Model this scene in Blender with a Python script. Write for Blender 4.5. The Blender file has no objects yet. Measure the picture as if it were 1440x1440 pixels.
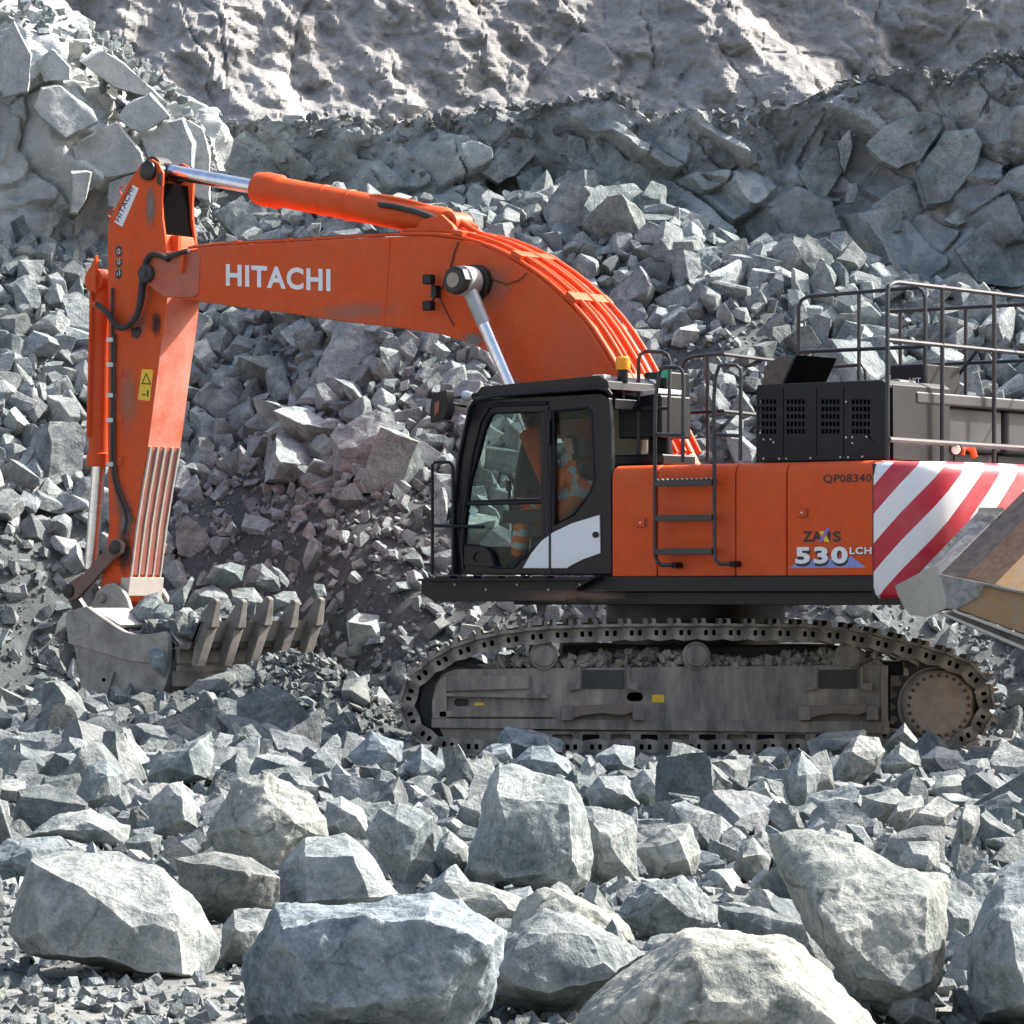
import bpy, bmesh, math, random
import numpy as np
from math import radians, sin, cos, pi, hypot
from mathutils import Vector, Matrix
from mathutils.geometry import delaunay_2d_cdt

# ---------------------------------------------------------------- camera, sky, sun, exposure
SC = bpy.context.scene
COL = SC.collection
FPX, CX, HY, EYE = 5624.0, 720.0, 840.0, 1.45      # focal length and horizon in photo pixels (1440 wide)
cam_d = bpy.data.cameras.new('camera'); cam = bpy.data.objects.new('camera', cam_d); COL.objects.link(cam)
cam_d.sensor_width = 36.0; cam_d.lens = FPX / 1440 * 36.0; cam_d.shift_y = (HY - 720) / 1440
cam_d.clip_start = 0.5; cam_d.clip_end = 2000
cam.location = (0, 0, EYE); cam.rotation_euler = (radians(90), 0, 0)
SC.camera = cam

SUN_EL, SUN_AZ = radians(42), radians(66)           # azimuth clockwise from +y (view direction): right and beyond
SUN_DIR = Vector((sin(SUN_AZ) * cos(SUN_EL), cos(SUN_AZ) * cos(SUN_EL), sin(SUN_EL)))
w = bpy.data.worlds.new('World'); SC.world = w; w.use_nodes = True
nt = w.node_tree; nt.nodes.clear()
sky = nt.nodes.new('ShaderNodeTexSky'); sky.sky_type = 'NISHITA'; sky.sun_disc = False
sky.sun_elevation = SUN_EL; sky.sun_rotation = SUN_AZ; sky.air_density = 1.0; sky.dust_density = 4.5; sky.ozone_density = 0.2
bg = nt.nodes.new('ShaderNodeBackground'); bg.inputs['Strength'].default_value = 0.15
wo = nt.nodes.new('ShaderNodeOutputWorld')
nt.links.new(sky.outputs[0], bg.inputs[0]); nt.links.new(bg.outputs[0], wo.inputs[0])
sl = bpy.data.lights.new('sun', 'SUN'); sl.energy = 4.7; sl.angle = radians(0.5); sl.color = (1.0, 0.975, 0.93)
so = bpy.data.objects.new('sun', sl); COL.objects.link(so)
so.rotation_euler = SUN_DIR.to_track_quat('Z', 'Y').to_euler()
vs = SC.view_settings
vs.view_transform = 'Standard'; vs.look = 'None'; vs.gamma = 1.0; vs.use_curve_mapping = False; vs.exposure = 1.15
SC.cycles.use_denoising = True
SC.cycles.max_bounces = 6; SC.cycles.transparent_max_bounces = 16

random.seed(7)
RNG = np.random.default_rng(11)

# ---------------------------------------------------------------- numpy noise
def _h(ix, iy, iz, s=0):
    n = (ix.astype(np.int64) * 374761393 + iy.astype(np.int64) * 668265263 + iz.astype(np.int64) * 2147483647 + s * 974711) & 0xffffffff
    n = ((n ^ (n >> 13)) * 1274126177) & 0xffffffff
    n = ((n ^ (n >> 15)) * 2246822519) & 0xffffffff
    return ((n ^ (n >> 16)) & 0xffffff) / float(0xffffff)
def vnoise(p, s=0):
    i = np.floor(p); f = p - i; f = f * f * f * (f * (f * 6 - 15) + 10)
    x, y, z = i[:, 0], i[:, 1], i[:, 2]; u, v, t = f[:, 0], f[:, 1], f[:, 2]
    def l(a, b, k): return a + (b - a) * k
    c = [[[_h(x + a, y + b, z + d, s) for d in (0, 1)] for b in (0, 1)] for a in (0, 1)]
    return l(l(l(c[0][0][0], c[1][0][0], u), l(c[0][1][0], c[1][1][0], u), v),
             l(l(c[0][0][1], c[1][0][1], u), l(c[0][1][1], c[1][1][1], u), v), t) * 2 - 1
def fbm(p, oct=4, s=0, gain=.5):
    a, r, f = 1.0, 0, 1.0
    for k in range(oct):
        r = r + a * vnoise(p * f, s + k); a *= gain; f *= 2.03
    return r
def worley(p, s=0, jit=.9):
    """F1, F2, random value of the nearest cell, vector from its centre"""
    n = len(p); i = np.floor(p)
    f1 = np.full(n, 9.0); f2 = np.full(n, 9.0); val = np.zeros(n); vec = np.zeros((n, 3)); rnd = np.zeros((n, 3))
    for a in (-1, 0, 1):
        for b in (-1, 0, 1):
            for c in (-1, 0, 1):
                x, y, z = i[:, 0] + a, i[:, 1] + b, i[:, 2] + c
                q = np.stack([x + .5 + jit * (_h(x, y, z, s + 1) - .5), y + .5 + jit * (_h(x, y, z, s + 2) - .5), z + .5 + jit * (_h(x, y, z, s + 3) - .5)], 1)
                d = p - q; dd = np.sqrt((d * d).sum(1))
                m = dd < f1
                f2 = np.where(m, f1, np.minimum(f2, dd))
                if m.any():
                    f1 = np.where(m, dd, f1); vec[m] = d[m]
                    val = np.where(m, _h(x, y, z, s + 7), val)
                    rnd[m] = np.stack([_h(x, y, z, s + 8), _h(x, y, z, s + 9), _h(x, y, z, s + 10)], 1)[m]
    return f1, f2, val, vec, rnd

def facets(p, f, seed, n=6, warp=.45):
    """flat broken faces meeting in sharp creases: folded planes, bent a little so that they never repeat"""
    rs = random.Random(seed * 31 + 5); out = 0; wv = [fbm(p * f * .45 + 9.1 * k, 2, seed + 60 + k) * warp for k in range(2)]
    for k in range(n):
        d = np.array(Vector((rs.gauss(0, 1), rs.gauss(0, 1), rs.gauss(0, 1))).normalized()); u = p @ d * (f * rs.uniform(.6, 1.5)) + rs.random() * 7 + wv[k % 2]
        out = out + (np.abs(u - np.floor(u + .5)) * 2 - .5) * rs.uniform(.6, 1.3)
    return out / n ** .5
# ---------------------------------------------------------------- materials
MATS = {}
class NT:
    def __init__(s, name):
        s.m = bpy.data.materials.new(name); s.m.use_nodes = True; s.t = s.m.node_tree; s.t.nodes.clear()
        s.out = s.n('ShaderNodeOutputMaterial'); MATS[name] = s.m
    def n(s, typ, **kw):
        o = s.t.nodes.new(typ)
        for k, v in kw.items():
            if k.startswith('i_'): 
                key = k[2:]; o.inputs[int(key) if key.isdigit() else key.replace('_', ' ')].default_value = v
            else: setattr(o, k, v)
        return o
    def l(s, a, b): s.t.links.new(a, b)
    def noise(s, co, scale, detail=4, rough=.5, dist=0):
        o = s.n('ShaderNodeTexNoise', i_Scale=scale, i_Detail=detail, i_Roughness=rough, i_Distortion=dist)
        s.l(co, o.inputs['Vector']); return o.outputs['Fac']
    def ramp(s, fac, stops):
        r = s.n('ShaderNodeValToRGB'); e = r.color_ramp.elements
        while len(e) < len(stops): e.new(.5)
        for x, (p, c) in zip(e, stops):
            x.position = p; x.color = (c if isinstance(c, tuple) else (c, c, c)) + (1,)
        s.l(fac, r.inputs[0]); return r.outputs[0]
    def mix(s, fac, a, b, typ='MIX'):
        o = s.n('ShaderNodeMix', data_type='RGBA', blend_type=typ)
        for sock, v in ((o.inputs[0], fac), (o.inputs[6], a), (o.inputs[7], b)):
            if isinstance(v, (int, float)): sock.default_value = v
            elif isinstance(v, tuple): sock.default_value = v + (1,)
            else: s.l(v, sock)
        return o.outputs[2]
    def math(s, op, a, b=0.0, c=0.0):
        o = s.n('ShaderNodeMath', operation=op)
        for sock, v in zip(o.inputs, (a, b, c)):
            if isinstance(v, (int, float)): sock.default_value = v
            else: s.l(v, sock)
        return o.outputs[0]
    def bump(s, h, strength, dist, normal=None):
        b = s.n('ShaderNodeBump', i_Strength=strength, i_Distance=dist); s.l(h, b.inputs['Height'])
        if normal is not None: s.l(normal, b.inputs['Normal'])
        return b.outputs[0]
    def bsdf(s, color, rough=.5, metal=0, normal=None, spec=.5, coat=0):
        p = s.n('ShaderNodeBsdfPrincipled')
        for k, v in (('Base Color', color), ('Roughness', rough), ('Metallic', metal), ('Specular IOR Level', spec), ('Coat Weight', coat)):
            if isinstance(v, (int, float)): p.inputs[k].default_value = v
            elif isinstance(v, tuple): p.inputs[k].default_value = v + (1,)
            else: s.l(v, p.inputs[k])
        if normal is not None: s.l(normal, p.inputs['Normal'])
        s.l(p.outputs[0], s.out.inputs[0]); return p

def paint(name, col, rough=.35, dust=.25, dustcol=(.30, .285, .27), coat=0.0, metal=0, dscale=2.2, spec=.5, vary=.12, streak=False):
    t = NT(name); co = t.n('ShaderNodeTexCoord').outputs['Object']
    if streak:
        mp = t.n('ShaderNodeMapping'); mp.inputs['Scale'].default_value = (1, 1, .28); t.l(co, mp.inputs[0]); co = mp.outputs[0]
    n1 = t.noise(co, dscale, 6, .62, .4); n2 = t.noise(co, 30, 4, .6); n3 = t.noise(co, 9, 3, .6)
    f = t.math('MULTIPLY', t.ramp(t.math('ADD', t.math('MULTIPLY', n1, .8), t.math('MULTIPLY', n2, .2)), [(.36, 0.0), (.72, 1.0)]), dust)
    c0 = t.mix(t.ramp(n3, [(.3, 0.0), (.7, 1.0)]), tuple(max(0, x * (1 - vary)) for x in col), tuple(min(1, x * (1 + vary)) for x in col))
    c = t.mix(f, c0, dustcol)
    r = t.math('ADD', t.math('MULTIPLY', f, .5), t.math('ADD', t.math('MULTIPLY', n2, .12), rough - .06))
    t.bsdf(c, r, metal, t.bump(t.math('ADD', n2, f), .12, .01), spec, coat)
    return t.m
paint('orange', (.67, .078, .009), .45, .26, (.44, .20, .13), vary=.08, spec=.2)
paint('orange_dusty_lit', (.60, .10, .04), .5, .75, (.62, .40, .32), vary=.05)  # pale pinkish dust also stands in for sunlight on the arm's inner face
paint('orange_worn', (.52, .085, .03), .5, .55, (.25, .22, .20), vary=.15)
paint('link_worn', (.17, .085, .06), .6, .8, (.22, .18, .155), dscale=6)
paint('rust_red', (.30, .07, .04), .7, .7, (.24, .21, .19))
paint('black', (.0045, .0055, .009), .36, .05, (.11, .115, .125), spec=.35)
paint('hood_black', (.011, .012, .015), .5, .08, (.11, .112, .12), spec=.3)
paint('box_grey', (.028, .031, .037), .45, .35, (.10, .102, .11))
paint('tube_grey', (.020, .021, .025), .35, .2, (.14, .14, .14))
paint('rubber', (.018, .018, .018), .6, .35, (.14, .13, .12))
paint('white', (.80, .81, .81), .35, .10, (.5, .5, .48), vary=.02)
paint('red_stripe', (.50, .012, .035), .35, .10, (.45, .3, .3), vary=.04)
paint('white_decal', (.82, .82, .82), .45, .22, (.6, .5, .44), dscale=5, vary=.03)
paint('black_decal', (.012, .012, .014), .45, .05)
paint('blue_decal', (.22, .28, .62), .45, .05); paint('yellow_decal', (.85, .52, .02), .45, .08); paint('purple_decal', (.22, .14, .5), .45, .05)
paint('green_decal', (.02, .42, .22), .45, .05); paint('pale_green', (.45, .66, .60), .4, .1)
paint('dirt_steel', (.14, .127, .11), .78, .95, (.46, .405, .33), dscale=5, streak=True)
paint('drive_cover', (.25, .20, .16), .8, .8, (.42, .35, .29), dscale=6)
paint('dark_steel', (.035, .034, .034), .6, .6, (.12, .11, .10), dscale=4)
paint('grease', (.010, .009, .009), .35, .25, (.10, .085, .075), dscale=6)
paint('bucket_steel', (.20, .187, .17), .6, .95, (.47, .435, .395), dscale=4.5)
paint('wear_edge', (.42, .38, .34), .5, .5, (.55, .50, .44))
paint('truck_grey', (.13, .128, .12), .6, .95, (.42, .41, .39), dscale=12)
paint('truck_brown', (.075, .058, .05), .7, .8, (.22, .185, .16), dscale=11)
paint('truck_rust', (.15, .07, .04), .75, .85, (.27, .20, .15), dscale=13)
paint('truck_yellow', (.32, .17, .045), .6, .95, (.26, .22, .175), dscale=9)
paint('step_brown', (.20, .15, .12), .75, .6, (.26, .22, .19), dscale=5)
paint('tooth_steel', (.10, .095, .088), .6, .8, (.27, .25, .225), dscale=5)
paint('truck_lip', (.42, .40, .34), .7, .6, (.5, .47, .42), dscale=5)
paint('chrome', (.75, .77, .80), .22, .12, (.4, .4, .4), metal=1.0)
paint('dull_metal', (.42, .41, .40), .45, .4, (.36, .34, .31), metal=.6)
paint('silver', (.55, .56, .58), .35, .3, (.4, .4, .4), metal=.4)
paint('seat', (.03, .03, .033), .8, .2)
paint('hivis', (.95, .17, .02), .75, .1, (.5, .3, .2)); paint('reflective', (.55, .57, .55), .4, .2)
paint('skin', (.50, .28, .20), .55, 0); paint('hair', (.03, .022, .018), .7, 0)
paint('beige', (.36, .27, .20), .6, .3)
paint('lamp_face', (.75, .72, .62), .2, .1)
t = NT('amber'); t.bsdf((.95, .36, .01), .2, 0, None, .5).inputs['Transmission Weight'].default_value = .15
t = NT('hole'); t.bsdf((.006, .006, .006), .9, spec=0.0)  # near-black for openings, their inner darkness put into the colour
t = NT('glass'); lw = t.n('ShaderNodeFresnel', i_IOR=1.2); tr = t.n('ShaderNodeBsdfTransparent'); tr.inputs[0].default_value = (.80, .87, .86, 1)
gl = t.n('ShaderNodeBsdfGlossy'); gl.inputs['Roughness'].default_value = .04; gl.inputs[0].default_value = (.9, .95, .95, 1)
ms = t.n('ShaderNodeMixShader'); t.l(t.math('MULTIPLY_ADD', lw.outputs[0], 1.0, .0), ms.inputs[0]); t.l(tr.outputs[0], ms.inputs[1]); t.l(gl.outputs[0], ms.inputs[2]); t.l(ms.outputs[0], t.out.inputs[0])
# chevrons on the counterweight, printed by its own surface map (u along the skin, v height, in metres)
t = NT('chevron'); uv = t.n('ShaderNodeUVMap', uv_map='skin').outputs[0]; sp = t.n('ShaderNodeSeparateXYZ'); t.l(uv, sp.inputs[0])
ph = t.math('FRACT', t.math('DIVIDE', t.math('SUBTRACT', sp.outputs[1], t.math('MULTIPLY', sp.outputs[0], 1.0)), .515))
tc = t.n('ShaderNodeTexCoord').outputs['Object']; nn = t.noise(tc, 2.5, 5, .6); nf = t.noise(tc, 25, 3)
cc = t.mix(t.math('LESS_THAN', ph, .49), (.80, .80, .79), (.50, .012, .035))
cc = t.mix(t.math('MULTIPLY', t.ramp(nn, [(.4, 0.0), (.75, 1.0)]), .28), cc, (.42, .38, .36))
t.bsdf(cc, .33, 0, t.bump(nf, .05, .01))

def rock_mat(name, per_object, dark=(.066, .084, .088), mid=(.178, .203, .203), light=(.42, .44, .43), dusty=.5, scale=1.0, dustcol=(.52, .52, .49), rim=None, stain=0.0, cracks=False):
    t = NT(name)
    pos = t.n('ShaderNodeNewGeometry').outputs['Position']
    if per_object:
        oi = t.n('ShaderNodeObjectInfo'); rnd = oi.outputs['Random']; tint = oi.outputs['Color']
    else:
        at = t.n('ShaderNodeAttribute', attribute_name='tint'); tint = at.outputs['Color']; rnd = at.outputs['Alpha']
    off = t.n('ShaderNodeVectorMath', operation='MULTIPLY_ADD'); cb = t.n('ShaderNodeCombineXYZ')
    t.l(rnd, cb.inputs[0]); t.l(rnd, cb.inputs[1]); t.l(rnd, cb.inputs[2])
    t.l(cb.outputs[0], off.inputs[0]); off.inputs[1].default_value = (37, 61, 83); t.l(pos, off.inputs[2])
    # each rock has its bedding turned its own way
    vr = t.n('ShaderNodeVectorRotate', rotation_type='EULER_XYZ'); t.l(off.outputs[0], vr.inputs['Vector']); sc = t.n('ShaderNodeVectorMath', operation='SCALE'); t.l(cb.outputs[0], sc.inputs[0]); sc.inputs['Scale'].default_value = 40.0; t.l(sc.outputs[0], vr.inputs['Rotation'])
    co = vr.outputs[0]
    n1 = t.noise(co, .9 * scale, 5, .6, .6); n2 = t.noise(co, 6.5 * scale, 8, .68, .5); n3 = t.noise(co, 40 * scale, 4, .65)
    mp = t.n('ShaderNodeMapping'); mp.inputs['Scale'].default_value = (1.0, 1.6, 4.5); t.l(co, mp.inputs[0])
    n4 = t.noise(mp.outputs[0], 1.6 * scale, 6, .6, .8)
    v = t.math('ADD', t.math('ADD', t.math('MULTIPLY', n1, .34), t.math('MULTIPLY', n2, .36)), t.math('ADD', t.math('MULTIPLY', n4, .2), t.math('MULTIPLY', n3, .10)))
    c = t.ramp(v, [(.36, dark), (.50, mid), (.66, light)])
    # pale powder in blotches of its own shape
    d = t.ramp(t.math('ADD', t.math('MULTIPLY', t.noise(co, 2.1 * scale, 6, .7, .9), .65), t.math('MULTIPLY', n3, .35)), [(.47, 0.0), (.62, 1.0)])
    c = t.mix(t.math('MULTIPLY', d, dusty), c, dustcol)
    if stain:
        st = t.ramp(t.noise(pos, .35, 5, .65, 1.2), [(.55, 0.0), (.72, 1.0)])
        c = t.mix(t.math('MULTIPLY', st, stain), c, (.27, .19, .14))
    if rim is not None:
        sp = t.n('ShaderNodeSeparateXYZ'); t.l(pos, sp.inputs[0])
        rr = t.math('ADD', sp.outputs[2], t.math('MULTIPLY', t.math('SUBTRACT', t.noise(pos, 1.1, 6, .7), .5), 2.4))
        c = t.mix(t.math('MULTIPLY', t.ramp(t.math('DIVIDE', t.math('SUBTRACT', rr, rim), 1.0), [(0.0, 0.0), (.35, 1.0)]), .85), c, (.075, .074, .072))
    if cracks:                                              # hairline fractures and paler broken edges
        wv = t.n('ShaderNodeVectorMath', operation='ADD'); nv = t.n('ShaderNodeTexNoise', i_Scale=3.0, i_Detail=4.0); t.l(co, nv.inputs['Vector']); sc2 = t.n('ShaderNodeVectorMath', operation='SCALE'); t.l(nv.outputs['Color'], sc2.inputs[0]); sc2.inputs['Scale'].default_value = .35
        t.l(co, wv.inputs[0]); t.l(sc2.outputs[0], wv.inputs[1]); vo = t.n('ShaderNodeTexVoronoi', feature='DISTANCE_TO_EDGE', i_Scale=2.1); t.l(wv.outputs[0], vo.inputs['Vector'])
        cr = t.math('MULTIPLY', t.ramp(vo.outputs['Distance'], [(0.0, 1.0), (.022, 0.0)]), t.ramp(t.noise(co, 1.7, 3), [(.48, 0.0), (.58, 1.0)]))
        c = t.mix(t.math('MULTIPLY', cr, .7), c, (.05, .052, .05))
        pt = t.n('ShaderNodeNewGeometry').outputs['Pointiness']; c = t.mix(t.math('MULTIPLY', t.ramp(pt, [(.50, 0.0), (.58, 1.0)]), .45), c, (.5, .5, .47))
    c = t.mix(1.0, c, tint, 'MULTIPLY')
    h = t.math('ADD', t.math('MULTIPLY', n2, .6), t.math('ADD', t.math('MULTIPLY', n4, .40), t.math('MULTIPLY', n3, .22)))
    t.bsdf(c, .82, 0, t.bump(h, .95, .06 / scale), .25)
    return t.m
rock_mat('rock_obj', True)
rock_mat('rock_stuff', False)
rock_mat('boulder', True, (.05, .068, .073), (.175, .198, .20), (.40, .41, .40), dusty=.55, scale=1.7, dustcol=(.43, .43, .41), cracks=True)
rock_mat('outcrop_block', True, (.19, .215, .22), (.34, .36, .357), (.50, .51, .495), dusty=.45, scale=.9, dustcol=(.52, .51, .48))
rock_mat('outcrop_rock', False, (.19, .215, .22), (.36, .38, .375), (.54, .55, .53), dusty=.45, scale=.9, dustcol=(.55, .54, .5))
rock_mat('face_rock', False, (.105, .125, .13), (.225, .25, .25), (.39, .41, .40), dusty=.35, scale=1.0, rim=7.9)
rock_mat('cliff_rock', False, (.15, .147, .142), (.265, .26, .25), (.40, .392, .375), dusty=.4, scale=1.1, dustcol=(.42, .405, .385), stain=.4)
rock_mat('soil', False, (.034, .040, .041), (.074, .085, .085), (.14, .155, .154), dusty=.35, scale=3.0, dustcol=(.18, .19, .187))

# thin film of dirt that fades out at its rim (local coordinates, radius 1)
for nm, colr, dens in (('smear_dust', (.36, .22, .16), .45), ('smear_grease', (.03, .026, .024), .85), ('smear_mud', (.22, .19, .165), .9)):
    t = NT(nm); oc = t.n('ShaderNodeTexCoord').outputs['Object']; ln = t.n('ShaderNodeVectorMath', operation='LENGTH'); t.l(oc, ln.inputs[0])
    f = t.math('MULTIPLY', t.ramp(t.math('ADD', ln.outputs['Value'], t.math('MULTIPLY', t.math('SUBTRACT', t.noise(oc, 3.2, 6, .7), .5), 1.3)), [(.25, 1.0), (.85, 0.0)]), dens)
    p = t.n('ShaderNodeBsdfPrincipled'); p.inputs['Base Color'].default_value = (*colr, 1); p.inputs['Roughness'].default_value = .8
    tr = t.n('ShaderNodeBsdfTransparent'); ms = t.n('ShaderNodeMixShader'); t.l(f, ms.inputs[0]); t.l(tr.outputs[0], ms.inputs[1]); t.l(p.outputs[0], ms.inputs[2]); t.l(ms.outputs[0], t.out.inputs[0])
# ---------------------------------------------------------------- mesh helpers
TH = radians(37.0)                                    # the upper structure is swung 37 degrees on its tracks
SX, SY = 1.77, 38.55                                  # swing centre on the ground
def ray(px, py): return ((px - CX) / FPX, 1.0, (HY - py) / FPX)
def WP(px, py, Y):
    d = ray(px, py); return Vector((d[0] * Y, Y, EYE + d[2] * Y))
def GY(py, z=0.0): return (EYE - z) * FPX / (py - HY)     # distance at which the ground shows at that row
def loc(px, py, w_, th):
    """pixel on the machine's vertical plane w = const -> local (forward, left, up)"""
    F = (-cos(th), sin(th)); L = (-sin(th), -cos(th)); d = ray(px, py)
    t_ = (w_ + SX * L[0] + SY * L[1]) / (d[0] * L[0] + L[1])
    X, Y = t_ * d[0] - SX, t_ - SY
    return (X * F[0] + Y * F[1], w_, EYE + t_ * d[2])
def locf(px, py, f_, th):
    """pixel on the cross plane forward = const"""
    F = (-cos(th), sin(th)); L = (-sin(th), -cos(th)); d = ray(px, py)
    t_ = (f_ + SX * F[0] + SY * F[1]) / (d[0] * F[0] + F[1])
    X, Y = t_ * d[0] - SX, t_ - SY
    return (f_, X * L[0] + Y * L[1], EYE + t_ * d[2])
def U(px, py, w_=0.0): return loc(px, py, w_, TH)
def T(px, py, w_=1.5): return loc(px, py, w_, 0.0)
def UF(px, py, f_): return locf(px, py, f_, TH)
def poly(pts, w_, fn=U): return [(lambda q: (q[0], q[2]))(fn(x, y, w_)) for x, y in pts]

def inside(q, r):
    c = False
    for (x0, y0), (x1, y1) in zip(r, r[1:] + r[:1]):
        if (y0 > q[1]) != (y1 > q[1]) and q[0] < (x1 - x0) * (q[1] - y0) / (y1 - y0) + x0: c = not c
    return c
def fill_holes(rings):
    pts = [Vector(q) for r in rings for q in r]; ed, o = [], 0
    for r in rings: ed += [(o + i, o + (i + 1) % len(r)) for i in range(len(r))]; o += len(r)
    v, e, f, ov, *_ = delaunay_2d_cdt(pts, ed, [], 0, 1e-7)
    back = [x[0] if x else None for x in ov]; out = []
    for t_ in f:
        c = sum((v[i] for i in t_), Vector((0, 0))) / 3
        if None in [back[i] for i in t_] or not inside(c, rings[0]) or any(inside(c, r) for r in rings[1:]): continue
        out.append(tuple(back[i] for i in t_))
    return out
class MB:
    """collects shapes; build() links them as ONE mesh object"""
    def __init__(s): s.v, s.f, s.m, s.mats, s.cur = [], [], [], [], 0
    def mat(s, name):
        if name not in s.mats: s.mats.append(name)
        s.cur = s.mats.index(name); return s
    def add(s, vs_, fs):
        o = len(s.v); s.v += [tuple(x) for x in vs_]
        for f in fs: s.f.append(tuple(i + o for i in f)); s.m.append(s.cur)
        return s
    def box(s, c, d, rot=None):
        x, y, z = d[0] / 2, d[1] / 2, d[2] / 2; c = Vector(c)
        p = [Vector((a, b, e)) for a in (-x, x) for b in (-y, y) for e in (-z, z)]
        if rot is not None: p = [rot @ q for q in p]
        return s.add([q + c for q in p], [(0, 1, 3, 2), (4, 6, 7, 5), (0, 4, 5, 1), (2, 3, 7, 6), (0, 2, 6, 4), (1, 5, 7, 3)])
    def box2(s, a, b):
        return s.box([(i + j) / 2 for i, j in zip(a, b)], [abs(j - i) for i, j in zip(a, b)])
    def prism(s, pl, y0, y1, holes=()):
        """outline in (forward, up), extruded from y0 to y1, with holes"""
        rings = [list(pl)] + [list(h) for h in holes]
        pts = [q for r in rings for q in r]; n = len(pts)
        tris = fill_holes(rings) if holes else None
        vs_ = [(a, y0, b) for a, b in pts] + [(a, y1, b) for a, b in pts]
        fs = []
        if tris is None: fs += [tuple(range(n)), tuple(range(2 * n - 1, n - 1, -1))]
        else:
            for t_ in tris: fs += [tuple(t_), tuple(i + n for i in reversed(t_))]
        o = 0
        for r in rings:
            k = len(r)
            for i in range(k):
                j = (i + 1) % k; fs.append((o + i, o + j, o + j + n, o + i + n))
            o += k
        return s.add(vs_, fs)
    def cyl(s, a, b, r, n=20, r2=None, caps=True):
        a, b = Vector(a), Vector(b); r2 = r if r2 is None else r2
        q = (b - a).normalized().to_track_quat('Z', 'Y')
        ring = [Vector((cos(2 * pi * i / n), sin(2 * pi * i / n), 0)) for i in range(n)]
        vs_ = [a + q @ (p * r) for p in ring] + [b + q @ (p * r2) for p in ring]
        fs = [(i, (i + 1) % n, (i + 1) % n + n, i + n) for i in range(n)]
        if caps: fs += [tuple(range(n - 1, -1, -1)), tuple(range(n, 2 * n))]
        return s.add(vs_, fs)
    def tube(s, path, r, n=8, smooth=0):
        P = [Vector(p) for p in path]
        for _ in range(smooth):
            Q = [P[0]]
            for a, b in zip(P, P[1:]): Q += [a.lerp(b, .25), a.lerp(b, .75)]
            P = Q + [P[-1]]
        vs_, fs, prev = [], [], None
        for i, p in enumerate(P):
            d = ((P[i + 1] if i + 1 < len(P) else p) - (P[i - 1] if i else p)).normalized()
            if prev is None:
                up = Vector((0, 0, 1)) if abs(d.z) < .9 else Vector((1, 0, 0)); x = d.cross(up).normalized()
            else: x = (prev - d * prev.dot(d)).normalized()
            prev = x; y = d.cross(x)
            vs_ += [p + (x * cos(2 * pi * k / n) + y * sin(2 * pi * k / n)) * r for k in range(n)]
        for i in range(len(P) - 1):
            for k in range(n): fs.append((i * n + k, i * n + (k + 1) % n, (i + 1) * n + (k + 1) % n, (i + 1) * n + k))
        fs += [tuple(range(n - 1, -1, -1)), tuple(range((len(P) - 1) * n, len(P) * n))]
        return s.add(vs_, fs)
    def lathe(s, c, axis, prof, n=32):
        """profile of (distance along axis, radius)"""
        c = Vector(c); q = Vector(axis).normalized().to_track_quat('Z', 'Y'); vs_, fs = [], []
        for h, r in prof: vs_ += [c + q @ Vector((r * cos(2 * pi * i / n), r * sin(2 * pi * i / n), h)) for i in range(n)]
        for k in range(len(prof) - 1):
            for i in range(n): fs.append((k * n + i, k * n + (i + 1) % n, (k + 1) * n + (i + 1) % n, (k + 1) * n + i))
        fs += [tuple(range(n - 1, -1, -1)), tuple(range((len(prof) - 1) * n, len(prof) * n))]
        return s.add(vs_, fs)
    def build(s, name, parent=None, bevel=0.0, smooth=True, fix=True):
        me = bpy.data.meshes.new(name); me.from_pydata(s.v, [], s.f)
        for k in s.mats: me.materials.append(MATS[k])
        me.polygons.foreach_set('material_index', s.m)
        if fix:
            bm = bmesh.new(); bm.from_mesh(me); bmesh.ops.recalc_face_normals(bm, faces=bm.faces); bm.to_mesh(me); bm.free()
        if smooth:
            me.polygons.foreach_set('use_smooth', [True] * len(me.polygons)); me.set_sharp_from_angle(angle=radians(32))
        return obj(name, me, parent, bevel)
def obj(name, me, parent=None, bevel=0.0):
    o = bpy.data.objects.new(name, me); COL.objects.link(o); o.parent = parent
    if bevel:
        b = o.modifiers.new('bevel', 'BEVEL'); b.width = bevel; b.segments = 2; b.limit_method = 'ANGLE'; b.angle_limit = radians(40); b.harden_normals = True
    return o
def M(mat): return MB().mat(mat)
def empty(name, loc_=(0, 0, 0), rz=0.0, parent=None):
    o = bpy.data.objects.new(name, None); COL.objects.link(o); o.location = loc_; o.rotation_euler = (0, 0, rz); o.parent = parent; o.empty_display_size = .3
    return o
def tag(o, label=None, cat=None, group=None, kind=None):
    for k, v in (('label', label), ('category', cat), ('group', group), ('kind', kind)):
        if v: o[k] = v
    return o
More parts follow.
